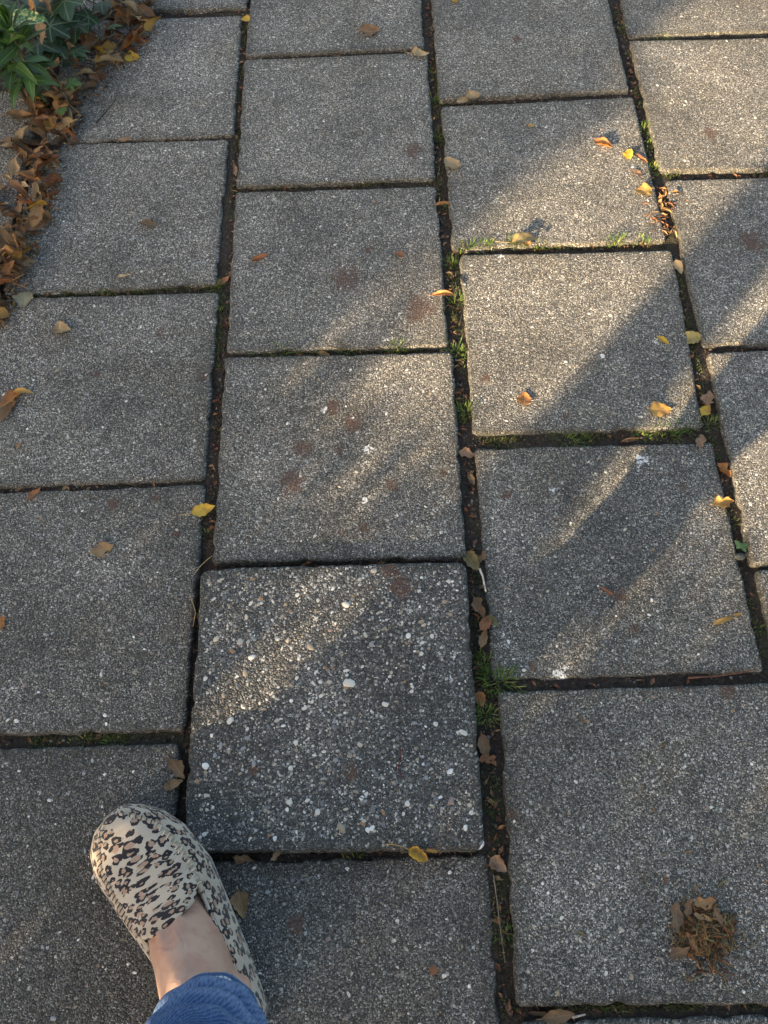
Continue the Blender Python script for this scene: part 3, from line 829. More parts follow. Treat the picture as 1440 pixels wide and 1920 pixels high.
def make_person():
    pr = link('person', None, None, (HEEL[0], HEEL[1], 0))
    tag(pr, 'person in blue jeans and a leopard print loafer standing at lower left', 'person')
    inv = Matrix.Translation((-HEEL[0], -HEEL[1], 0))
    gz = ground_z(-.17, -.42)
    s1 = shoe(pr); s1.location = (0, 0, gz); s1.rotation_euler = (0, 0, FA)
    s1['label'] = 'leopard print suede loafer with stitched apron'
    s2 = shoe(pr, True); s2.location = (HEEL2[0] - HEEL[0], HEEL2[1] - HEEL[1], 0); s2.rotation_euler = (0, 0, FA2)
    # body: lofts for feet, legs, trunk, arms, neck and head, fused into one skin
    mb = MB()
    foot = [((0, .205, .024), 0, .032, .012), ((0, .18, .029), 0, .035, .018), ((0, .155, .032), .1, .0355, .022), ((0, .135, .037), .2, .0345, .0255), ((0, .115, .043), .35, .0335, .0315),
            ((0, .097, .053), .55, .033, .037), ((0, .078, .067), .8, .0325, .041), ((0, .062, .085), 1.02, .032, .0405), ((0, .047, .105), 1.18, .0305, .0345), ((-.0, .035, .127), 1.3, .0285, .0295), ((0.001, .027, .150), 1.36, .028, .0285), ((.003, .018, .175), 1.36, .028, .0285)]
    hips = {}
    for heel, fa, knee, hip, mr in ((HEEL, FA, (-.075, -.600, .47), (-.03, -.74, .87), 1), (HEEL2, FA2, (.15, -.80, .47), (.14, -.76, .87), -1)):
        v, f = loft(foot); mb.add([foot_to_world((p[0] * mr, p[1], p[2] + gz), heel, fa) for p in v], f if mr == 1 else [q[::-1] for q in f])
        for c, r in (((0, .036, .036), (.027, .032, .032)), ((-.0275, .050, .082), .0125), ((.0275, .042, .074), .0125)):
            v, f = ball(c, r); mb.add([foot_to_world((p[0] * mr, p[1], p[2] + gz), heel, fa) for p in v], f)
        # two tendons over the instep
        for x0, x1 in ((-.006, -.012), (.004, .010)):
            v, f = tube([(x0, .068, .127), (x0, .090, .107), ((x0 + x1) / 2, .108, .0935), (x1, .128, .0735)], [.0045, .0050, .0046, .003], 6); mb.add([foot_to_world((p[0] * mr, p[1], p[2] + gz), heel, fa) for p in v], f)
        an = foot_to_world((.004 * mr, .018, .168), heel, fa)
        v, f = tube([an, Vector(an).lerp(Vector(knee), .3), Vector(an).lerp(Vector(knee), .7), knee, Vector(knee).lerp(Vector(hip), .5), hip], [.028, .031, .040, .046, .060, .08], 16); mb.add(v, f)
    for c, r in (((.055, -.77, .95), (.15, .10, .13)), ((.055, -.79, 1.15), (.13, .09, .2)), ((.055, -.80, 1.32), (.155, .085, .12)), ((.06, -.77, 1.56), (.072, .09, .115))):
        v, f = ball(c, r, 20); mb.add(v, f)
    v, f = tube([(.055, -.80, 1.38), (.058, -.785, 1.48)], [.055, .05], 14); mb.add(v, f)
    v, f = tube([(.06, -.672, 1.57), (.06, -.655, 1.545), (.06, -.675, 1.535)], [.008, .014, .012], 8); mb.add(v, f)   # nose
    for sx in (-1, 1):
        v, f = ball((.06 + sx * .074, -.775, 1.56), (.008, .018, .03)); mb.add(v, f)                                  # ears
        sh_, el, wr_ = (.055 + sx * .175, -.80, 1.36), (.055 + sx * .235, -.72, 1.08), (.062 + sx * .115, -.53, .97)
        v, f = tube([sh_, el, wr_], [.045, .037, .026], 12); mb.add(v, f)
        pm = Vector((.063 + sx * .095, -.495, .955))
        v, f = tube([wr_, pm], [.028, .032], 10); mb.add(v, f)
        for k in range(4):                                                                                             # fingers curl towards the phone
            b0 = pm + Vector((-sx * .004, .012 - .004 * k, .026 - .017 * k))
            v, f = tube([b0, b0 + Vector((-sx * .012, .032, .002)), b0 + Vector((-sx * .034, .036, .003))], [.009, .0085, .007], 7); mb.add(v, f)
        v, f = tube([pm, pm + Vector((-sx * .02, .004, .034)), pm + Vector((-sx * .045, .012, .040))], [.012, .010, .008], 7); mb.add(v, f)
    me = mb.build('body', M_SKIN)
    me.transform(inv)
    b = link('body', me, pr)
    r = b.modifiers.new('fuse', 'REMESH'); r.mode = 'VOXEL'; r.voxel_size = .0045; r.use_smooth_shade = True
    s = b.modifiers.new('smooth', 'SMOOTH'); s.factor = .5; s.iterations = 4
    # jeans
    def leg(c0, knee, hip, mr):
        n, m_ = 150, 72; V = []; UV = []; FD = []
        c0 = Vector(c0); knee = Vector(knee); hip = Vector(hip)
        for i in range(n):
            t = (i / (n - 1)) ** 1.7
            p = c0.lerp(knee, t / .45) if t < .45 else knee.lerp(hip, (t - .45) / .55)
            r = np.interp(t, [0, .08, .25, .45, .7, 1], [.0405, .041, .052, .062, .082, .10])
            dh = (p - c0).length
            for j in range(m_):
                w = 2 * math.pi * j / m_
                q = r
                ph = dh - .006 * math.cos(w - 2.6) - .003 * math.sin(2 * w + .5)
                wave = 0
                for c_, a_, s_ in ((.0225, -.0035, .0030), (.034, .0085, .0070), (.0475, -.0065, .0035), (.062, .0095, .0080), (.080, -.006, .005), (.098, .008, .011), (.125, -.004, .008), (.15, .005, .014)):
                    wave += a_ * math.exp(-((ph - c_ - .004 * math.sin(3 * w + c_ * 90)) / s_) ** 2) * (.72 + .28 * math.cos(w - 1.9 + c_ * 25))
                q += wave + .0009 * math.sin(9 * w + dh * 160) * min(1, dh / .02)
                if dh < .0155: q += .0014 + .0005 * math.sin(11 * w)
                elif dh < .018: q += .0002
                lean = (p.z - c0.z)
                tilt = .007 * math.cos(w - 2.1) * max(0, 1 - dh / .12)
                V.append((p.x + q * math.cos(w) * .98, p.y + q * math.sin(w) * 1.02, p.z + tilt + .003 * math.sin(3 * w) * max(0, 1 - dh / .05)))
                UV.append((w * .05, dh)); FD.append(wave / .0085)
        return V, UV, grid_faces(n, m_, 0, True), FD
    ank = foot_to_world((0, .034, 0))
    V1, U1, F1, D1 = leg((ank[0] + .008, ank[1] - .007, .124), (-.075, -.60, .47), (-.03, -.75, .89), 1)
    ank2 = foot_to_world((0, .034, 0), HEEL2, FA2)
    V2, U2, F2, D2 = leg((ank2[0], ank2[1], .10), (.15, -.805, .47), (.14, -.77, .89), -1)
    V3, F3 = [], []
    ws = [(.80, .165, .10), (.88, .175, .118), (.95, .172, .115), (1.02, .155, .105)]
    for z, a, bb in ws:
        V3 += [(.055 + a * math.cos(2 * math.pi * k / 32), -.77 + bb * math.sin(2 * math.pi * k / 32), z) for k in range(32)]
    F3 = grid_faces(4, 32, 0, True)
    V = V1 + V2 + V3; F = F1 + [tuple(i + len(V1) for i in q) for q in F2] + [tuple(i + len(V1) + len(V2) for i in q) for q in F3]
    UV = U1 + U2 + [(k % 32 * .03, .5 + k // 32 * .05) for k in range(len(V3))]
    me = mesh('jeans', V, F, M_DENIM, True, UV, {'fade_shade': D1 + D2 + [0.0] * len(V3)}); me.transform(inv)
    j = link('jeans', me, pr); so_ = j.modifiers.new('cloth', 'SOLIDIFY'); so_.thickness = .0016; so_.offset = 1
    # coat
    mb = MB(); ws = [(.90, .185, .135), (1.0, .175, .13), (1.15, .165, .12), (1.30, .18, .12), (1.40, .15, .10), (1.455, .07, .065)]
    V3 = []
    for z, a, bb in ws: V3 += [(.055 + a * math.cos(2 * math.pi * k / 32), -.785 + bb * math.sin(2 * math.pi * k / 32), z) for k in range(32)]
    mb.add(V3, grid_faces(len(ws), 32, 0, True))
    for sx in (-1, 1):
        mb.add(*tube([(.055 + sx * .15, -.80, 1.37), (.055 + sx * .20, -.775, 1.25), (.055 + sx * .237, -.725, 1.08), (.055 + sx * .19, -.63, 1.03), (.062 + sx * .128, -.545, .978)], [.07, .066, .058, .05, .042], 18, False))
    me = mb.build('coat', M_COAT); me.transform(inv); link('coat', me, pr)
    # hair, phone
    mb = MB(); n = 24
    v, f = ball((.06, -.79, 1.585), (.085, .098, .105), 24); mb.add([p for p in v], [q for q in f if not (v[q[0]][1] > -.735 and v[q[0]][2] < 1.62)])
    for k in range(26):
        a = math.pi * (1.05 + .9 * k / 25); x, y = .06 + .08 * math.cos(a), -.785 + .085 * math.sin(a)
        mb.add(*tube([(x, y, 1.6), (x * 1.02, y - .008, 1.5), (x, y - .012, 1.40)], [.018, .019, .010], 6))
    me = mb.build('hair', M_HAIR); me.transform(inv); link('hair', me, pr)
make_person()
#@@PERSON<
#@@PLANTS>
# ------------------------------------------------------------------ leaf shapes
def leaf_mesh(name, L, W, shape='oval', curl=.6, bend=.4, ripple=.1, stalk=.5, seed=0, mat=None, nu=14, nv=8, twist=0.0, fold=0.0, drop=True):
    r = random.Random(seed); V = []; UV = []; F = []
    x = z = 0.0; ds = L / nu; spine = []
    for i in range(nu + 1):
        s = i / nu; a = bend * (s - .45) + .12 * math.sin(s * 7 + seed)
        spine.append((x, z, a)); x += ds * math.cos(a); z += ds * math.sin(a)
    for i, (sx, sz, a) in enumerate(spine):
        s = i / nu
        if shape == 'round': w = math.sin(math.pi * min(1, s ** .62 * .985 + .015)) ** .62
        elif shape == 'heart': w = math.sin(math.pi * (s ** .5 * .97 + .03)) ** .7
        elif shape == 'lance': w = math.sin(math.pi * (s ** .85 * .97 + .03)) ** 1.05
        elif shape == 'needle': w = min(1, math.sin(math.pi * (s * .94 + .03)) * 1.6) * .9
        else: w = math.sin(math.pi * (s ** .78 * .97 + .03)) ** .8
        for j in range(nv + 1):
            v = -1 + 2 * j / nv; hw = W / 2 * w
            if shape == 'torn' : hw *= 1 - .5 * max(0, math.sin(s * 9 + seed + (3 if v > 0 else 0)))
            edge = 1 + .10 * math.sin(s * 23 + (2 if v > 0 else 0) + seed) * abs(v) * (1 if ripple > .08 else .4)
            c = curl * (.75 + .5 * math.sin(s * 3 + seed * 1.7)) if curl else 1e-3
            c = c if abs(c) > 1e-3 else 1e-3
            yy = hw * edge * math.sin(c * v) / c; zz = hw * (1 - math.cos(c * v)) / c + abs(v) * hw * fold
            zz += ripple * hw * (math.sin(s * 14 + v * 3 + seed) * .5 + math.sin(s * 31 - v * 5 + seed * 2) * .3) * abs(v)
            tw = twist * (s - .4); yr = yy * math.cos(tw) - zz * math.sin(tw); zr = yy * math.sin(tw) + zz * math.cos(tw)
            V.append((sx - zr * math.sin(a), yr, sz + zr * math.cos(a))); UV.append((s, v))
    F = grid_faces(nu + 1, nv + 1)
    if stalk:
        b0 = spine[0]; pts = []
        sl_ = stalk * L; da = r.uniform(-.5, .5); sv = r.uniform(-.5, .5)
        for k in range(5):
            t = k / 4; pts.append((.02 * L - t * sl_, sv * sl_ * t * t, b0[1] + da * sl_ * t * (1 - t * .6) * .4))
        v, f = tube(pts, [L * .016, L * .013, L * .012, L * .012, L * .016], 4); o = len(V)
        V += [tuple(p) for p in v]; UV += [(.02, 0.0)] * len(v); F += [tuple(i + o for i in q) for q in f]
    V = np.array(V)
    V[:, 0] -= L * .45
    if drop: V[:, 2] -= V[:, 2].min()
    return mesh(name, V, F, mat or M_DRY, True, UV)

def ivy_mesh(name, R, seed=0, cup=.2, simple=False):
    """five-lobed ivy leaf: x towards the tip, petiole joins at the origin"""
    lob = [(0, 1.0, .42), (.85, .80, .40), (-.85, .80, .40), (1.75, .60, .42), (-1.75, .60, .42)]
    rr = random.Random(seed); lob = [(a + rr.uniform(-.07, .07), l * rr.uniform(.9, 1.08), w) for a, l, w in lob]
    n, k = 72, 6; V = [(0, 0, 0)]; UV = [(0, 0)]; F = []
    for j in range(n):
        a = -math.pi + 2 * math.pi * j / n
        rad = .42 + .08 * math.cos(a)
        for b, l, w in lob:
            d = abs(a - b); rad = max(rad, l * max(0, 1 - (d / (w * 2.0))) ** .55 * (1 if d < w * 2 else 0) * (1 - .12 * (d / w)))
        if abs(a) > 2.75: rad *= .35 + .65 * (math.pi - abs(a)) / .39
        for i in range(1, k + 1):
            q = rad * i / k; x, y = q * math.cos(a), q * math.sin(a)
            vein = min(abs(a - b) for b, l, w in lob) * q
            z = -cup * q * q * .5 + .05 * min(vein, .18) + .03 * math.sin(a * 5 + seed) * q * q
            V.append((x * R, y * R, z * R)); UV.append((x, y))
    for j in range(n):
        j2 = (j + 1) % n; a, b = 1 + j * k, 1 + j2 * k
        F.append((0, a, b))
        for i in range(k - 1): F.append((a + i, a + i + 1, b + i + 1, b + i))
    return mesh(name, V, F, M_IVY, True, UV)

def orient(o, x, y, z, yaw, pitch=0.0, roll=0.0):
    o.location = (x, y, z); o.rotation_euler = (Euler((roll, -pitch, 0)).to_matrix().to_4x4() and (Matrix.Rotation(yaw, 3, 'Z') @ Matrix.Rotation(-pitch, 3, 'Y') @ Matrix.Rotation(roll, 3, 'X')).to_euler())

# ------------------------------------------------------------------ ivy creeping out of the bed
IVY_ME = [ivy_mesh('leaf', 1.0, s, .25 + .1 * s) for s in range(4)]
def ivy(label, stem_px, leaves, rad=.0016):
    """stem through photograph pixels with heights; leaves (px, py, height, radius px, tip direction deg, colour)"""
    root = link('ivy_plant', None, None); tag(root, label, 'ivy', 'ivy at the edge of the bed')
    pts = [Vector(g(x, y, z).tolist()) for x, y, z in stem_px]
    fine = []
    for i in range(len(pts) - 1):
        for t in np.linspace(0, 1, 6, endpoint=False):
            p = pts[i].lerp(pts[i + 1], t); fine.append(p + Vector((.003 * math.sin(i * 3 + t * 6), .003 * math.cos(i * 2 + t * 5), 0)))
    fine.append(pts[-1])
    v, f = tube(fine, rad, 6); root.location = pts[0]
    me = mesh('stem', v, f, M_STEM); me.transform(Matrix.Translation(-pts[0])); link('stem', me, root)
    for k, (x, y, z, rp, a, col) in enumerate(leaves):
        p = Vector(g(x, y, z).tolist()); R_ = rp * pxm(x, y) * 1.3; p.z += .012
        o = link('leaf', IVY_ME[k % 4], root); yaw = math.radians(a)
        orient(o, p.x - pts[0].x, p.y - pts[0].y, p.z - pts[0].z, yaw, random.uniform(-.05, .25), random.uniform(-.3, .3)); o.scale = (R_,) * 3; o.color = (*col, 1)
        # petiole back to the stem
        q = min(fine, key=lambda w: (w - p).length)
        mid = (p + q) / 2 + Vector((0, 0, -.004))
        v, f = tube([p - pts[0], mid - pts[0], q - pts[0]], [.0009, .0009, .0011], 5); link('petiole', mesh('petiole', v, f, M_STEM), root)
G1, G2, G3, G4 = (.022, .05, .018), (.028, .064, .021), (.055, .125, .026), (.016, .038, .015)
ivy('dark green ivy runner with the star shaped leaf over the drift', [(20, -20, .05), (60, 60, .05), (95, 130, .05), (120, 180, .035), (150, 215, .02)],
    [(66, 128, .060, 40, -95, G2), (82, 172, .045, 30, -100, G1), (135, 168, .03, 18, -20, G3), (118, 222, .02, 14, 60, G3), (98, 62, .07, 40, 20, G4), (112, 100, .05, 34, -150, G1), (76, 95, .055, 36, -30, G4), (40, 150, .05, 30, -70, G1)])
ivy('dark ivy runner with drooping leaves crossing the brown leaves', [(100, -30, .06), (150, 10, .05), (180, 40, .04), (190, 78, .025), (215, 60, .015)],
    [(172, 45, .05, 30, -140, G1), (150, 105, .04, 24, -60, G1), (212, 62, .02, 16, -5, G3), (135, 127, .03, 15, -110, G4), (125, 15, .08, 42, -75, G2), (180, -10, .07, 38, -40, G1), (118, 52, .06, 38, -170, G4), (150, 62, .05, 30, -95, G1), (100, 34, .07, 34, 150, G4)])
ivy('ivy runner half hidden behind the glossy shrub', [(-60, -60, .06), (10, -30, .05), (80, -25, .06), (140, -40, .06)],
    [(50, 0, .09, 44, -60, G1), (105, -20, .09, 42, -90, G4), (165, -35, .08, 40, -100, G1), (10, 110, .05, 40, -120, G4), (30, 165, .03, 30, -60, G4), (-10, 20, .08, 50, -80, G1), (85, 30, .06, 40, -130, G4)])
ivy('low dark ivy filling the ground between shrub and drift', [(-40, 60, .03), (40, 70, .03), (100, 90, .03), (160, 60, .03), (210, 20, .03)],
    [(30 + 17 * k + random.uniform(-8, 8), [20, 75, 120, 45, 95][k % 5] + random.uniform(-12, 12), random.uniform(.03, .05), random.uniform(20, 30), random.uniform(-160, -20), [G4, G1, G4, G2][k % 4]) for k in range(9)]
    + [(120 + 15 * k, [-15, 20, 5, -25][k % 4], .04, 26, random.uniform(-140, -40), [G1, G4][k % 2]) for k in range(6)]
    + [(10 + 14 * k, [150, 128, 160][k % 3], .03, 22, random.uniform(-120, -20), G4) for k in range(5)])
# ------------------------------------------------------------------ glossy shrub in the corner
SH_ME = [leaf_mesh('leaf', 1.0, .27, 'lance', .5, -.55 - .2 * k, .06, .08, 60 + k, M_GREEN, drop=False) for k in range(4)]
for m_ in SH_ME: m_.transform(Matrix.Translation((.45, 0, 0)))
def shrub(label, base, tips, seed, cat='shrub', size=.056):
    r = random.Random(seed); root = link('evergreen_shrub', None, None, base); tag(root, label, cat)
    B = Vector(base)
    for tx, ty, tz in tips:
        T = Vector((tx, ty, tz)); v, f = tube([Vector((0, 0, 0)), (T - B) * .5 + Vector((.01, 0, .02)), T - B], [.004, .003, .002], 6)
        link('stem', mesh('stem', v, f, M_STEM), root)
        for ring, (n, pit, L, dz) in enumerate(((5, 1.15, .7, .012), (7, .5, 1.0, 0), (7, .05, 1.1, -.02), (6, -.4, 1.05, -.045))):
            a0 = r.uniform(0, 6)
            for k in range(n):
                o = link('leaf', SH_ME[r.randrange(4)], root)
                orient(o, T.x - B.x, T.y - B.y, T.z - B.z + dz, a0 + 2 * math.pi * k / n + r.uniform(-.25, .25), pit + r.uniform(-.2, .2), r.uniform(-.4, .4))
                s = size * L * r.uniform(.8, 1.15); o.scale = (s, s, s)
                gsh = r.uniform(.5, 1.25); o.color = (.045 * gsh, .105 * gsh, .02 * gsh, 1)
    return root
t1, t2, t3 = g(22, 62, .15), g(14, 100, .115), g(-70, 40, .14)
sb = shrub('glossy green shrub with whorls of lance shaped leaves in the corner', (float(t1[0]) - .03, float(t1[1]) + .02, .0), [tuple(t1), tuple(t2), tuple(t3)], 3)
vp = g(45, 40, .155); B_ = sb.location
o = link('leaf', leaf_mesh('leaf', .07, .034, 'oval', .3, -.5, .06, .1, 77, M_VAR, drop=False), sb); orient(o, vp[0] - B_.x, vp[1] - B_.y, .155, -.2, 0.1, .1)
o['label'] = 'yellow mottled leaf'
shrub('second glossy shrub further back beyond the corner', (-.80, 1.22, .0), [(-.78, 1.2, .16), (-.70, 1.28, .17), (-.9, 1.15, .15)], 9)
for i, (x, y) in enumerate([(-.95, .98), (-.75, 1.5), (-1.15, 1.3)]):
    pts = [(0, 0, 0), (.1, .05, .04), (.2, .0, .03)]
    rt = link('ivy_plant', None, None, (x, y, .02)); tag(rt, ['ivy clump left of the frame edge', 'ivy clump beyond the top edge', 'ivy clump deep in the bed'][i], 'ivy', 'ivy at the edge of the bed')
    v, f = tube(pts, .0018, 5); link('stem', mesh('stem', v, f, M_STEM), rt)
    for k in range(22):
        o = link('leaf', IVY_ME[k % 4], rt); orient(o, random.uniform(-.2, .2), random.uniform(-.2, .2), random.uniform(.02, .07), random.uniform(-2.6, -.4), random.uniform(-.1, .3), random.uniform(-.3, .3)); o.scale = (random.uniform(.03, .042),) * 3; o.color = (*random.choice([G1, G2, G4]), 1)

# ------------------------------------------------------------------ grass tufts and weeds in the joints
def tuft_mesh(n, h, spread, seed, flat=.5, w=.00065):
    r = random.Random(seed); mb = MB()
    for k in range(n):
        a = r.uniform(0, 6.283); L = h * r.uniform(.5, 1.15); rr = spread * r.random() ** .7
        bx, by = rr * math.cos(a + r.uniform(-1, 1)), rr * math.sin(a + r.uniform(-1, 1)) * .7
        lean = r.uniform(.15, 1.25) * (.5 + flat); ww = w * r.uniform(.6, 1.3)
        px, py = -math.sin(a), math.cos(a); V = []
        x, y, z, t = bx, by, -.002, math.pi / 2 - lean * .4
        for i in range(5):
            q = ww * (1 - (i / 4.2) ** 2)
            V += [(x - px * q, y - py * q, z), (x + px * q, y + py * q, z)]
            x += L / 4 * math.cos(t) * math.cos(a); y += L / 4 * math.cos(t) * math.sin(a); z += L / 4 * math.sin(t); t -= lean * .32
        u = r.random()
        c = (.11, .18, .035) if u < .45 else ((.17, .24, .05) if u < .72 else ((.06, .11, .028) if u < .88 else (.34, .29, .10)))
        mb.add(V, grid_faces(5, 2), c)
    return mb.build('grass_tuft', M_GRASS)

TUFTS = [  # x, y, size px, blades, what it stands beside
 (404,536,26,40,'bushy grass tuft where two joints meet at left of centre'),(200,546,24,26,'grass tuft in the joint under the dark brown leaf, left one'),
 (262,544,24,26,'grass tuft in the joint under the straw scrap, right one'),(414,582,20,22,'thin grass strip in the joint below the bushy tuft'),
 (432,408,14,12,'tiny sprig in the left joint below the soil patch'),(482,662,26,30,'first grass tuft from the left in the centre cross joint'),
 (530,659,28,34,'second grass tuft from the left in the centre cross joint'),(588,661,24,26,'short grass beside the brown scrap in the centre cross joint'),
 (650,657,26,30,'grass tuft in the middle of the centre cross joint'),(745,653,34,44,'full grass tuft right of middle in the centre cross joint'),
 (792,654,22,20,'small grass tuft near the right end of the centre cross joint'),(858,658,34,46,'dark green tuft at the crossing above the brown flakes'),
 (843,641,22,20,'pale tuft just left of the crossing'),(814,135,22,26,'green tuft highest up the middle joint'),(820,185,24,28,'mossy tuft in the middle joint beside the tan leaf pair'),
 (821,256,18,20,'pale tuft in the middle joint above the stalked leaf'),(829,384,24,26,'yellowish tuft under the orange sliver'),(1161,24,20,24,'tuft at the top of the right joint'),
 (1168,54,20,24,'second tuft from the top of the right joint'),(1240,72,26,24,'short grass in the upper right cross joint'),(1205,244,32,50,'long green tuft in the sunlit right joint'),
 (1214,272,22,22,'lower part of the sunlit tuft in the right joint'),(1220,318,30,40,'dark green tuft above the orange leaf in the right joint'),
 (876,467,24,26,'grass tuft at the left end of the joint above the sunlit slab'),(911,463,22,26,'small tuft between the corner tuft and the raised leaf'),
 (966,461,28,36,'bright tuft under the raised brown leaf'),(1012,462,20,20,'short tuft just right of the raised leaf'),(1150,457,24,24,'sparse grass in the shaded part of the upper joint'),
 (1203,454,24,22,'sparse grass near the right end of the upper joint'),(849,492,26,30,'pale spiky tuft beside the top left corner of the sunlit slab'),
 (854,562,30,28,'dry yellow tuft under the curved orange leaf'),(875,772,34,44,'star shaped green tuft in the middle joint'),
 (942,824,34,30,'sunlit yellow tuft at the lower edge of the sunlit slab'),(1062,820,40,50,'broad tuft under the dark soil spot'),(1098,822,26,24,'right half of the broad tuft in the lower joint'),
 (1204,814,26,26,'upright tuft beside the small brown curl'),(1250,810,36,40,'dark tuft under the round yellow leaf'),(1300,806,34,34,'tuft just left of the yellow folded leaf'),
 (1330,792,30,26,'long blades beside the yellow folded leaf'),(908,1244,40,60,'dark tuft at the corner by the brown leaf cluster'),
 (938,1276,42,70,'bushy tuft spilling over the slab corner'),(909,1340,34,46,'light green flowering tuft in the middle joint'),
 (919,1466,26,16,'sparse sprig below the curled brown leaves'),(926,1512,28,20,'thin sprig in the dark lower joint'),(948,1752,34,26,'star shaped sprig low in the middle joint'),
 (662,1611,32,28,'dark tuft under the edge of the pebbly slab'),(75,1386,26,20,'left tuft in the joint above the shoe'),(152,1386,30,26,'middle tuft in the joint above the shoe'),
 (210,1386,36,34,'right tuft in the joint above the shoe'),(1434,1180,30,26,'tuft at the right edge of the photo'),(1381,976,28,16,'thin pale sprig in the far right joint'),
 (412,690,22,14,'wiry dry sprig left of the slab corner'),(400,805,20,12,'wiry sprig low in the left joint'),(384,1000,24,16,'dry wisps under the yellow leaf in the left joint')]
for i, (x, y, s, n, lab) in enumerate(TUFTS):
    p = g(x, y, -.004); sz = s * pxm(x, y)
    o = link('grass_tuft', tuft_mesh(int(n * 2.3), sz * random.uniform(.4, .8), sz * random.uniform(.55, .95), 300 + i), None, (p[0], p[1], min(0, ground_z(p[0], p[1])) - .001))
    tag(o, lab, 'grass', 'grass tufts in the joints')
# small round-leaved weed
p = g(1388, 1026, 0); wd = link('weed', None, None, (p[0], p[1], -.004)); tag(wd, 'small round leaved weed in the right joint beside a grey stone', 'weed')
for k, (a, L) in enumerate(((.3, .010), (2.2, .009), (-1.2, .007), (3.6, .007))):
    o = link('leaf', leaf_mesh('leaf', L, L * .75, 'round', .2, .2, .03, .5, 500 + k, M_GREEN), wd, (math.cos(a) * .005, math.sin(a) * .005, .004 + .002 * k), (0, 0, a)); o.color = (.06, .12, .045, 1)
#@@PLANTS<
#@@LEAVES>
# ------------------------------------------------------------------ single fallen leaves
TAN, BEI, BRN, DBR, RUST, ORG, YEL, OCH, OLV, PNK, CRM = ((.33, .20, .09), (.42, .31, .17), (.19, .095, .045), (.085, .045, .028), (.28, .075, .022), (.47, .17, .025),
    (.74, .46, .012), (.54, .30, .045), (.20, .17, .06), (.30, .16, .10), (.58, .47, .28))
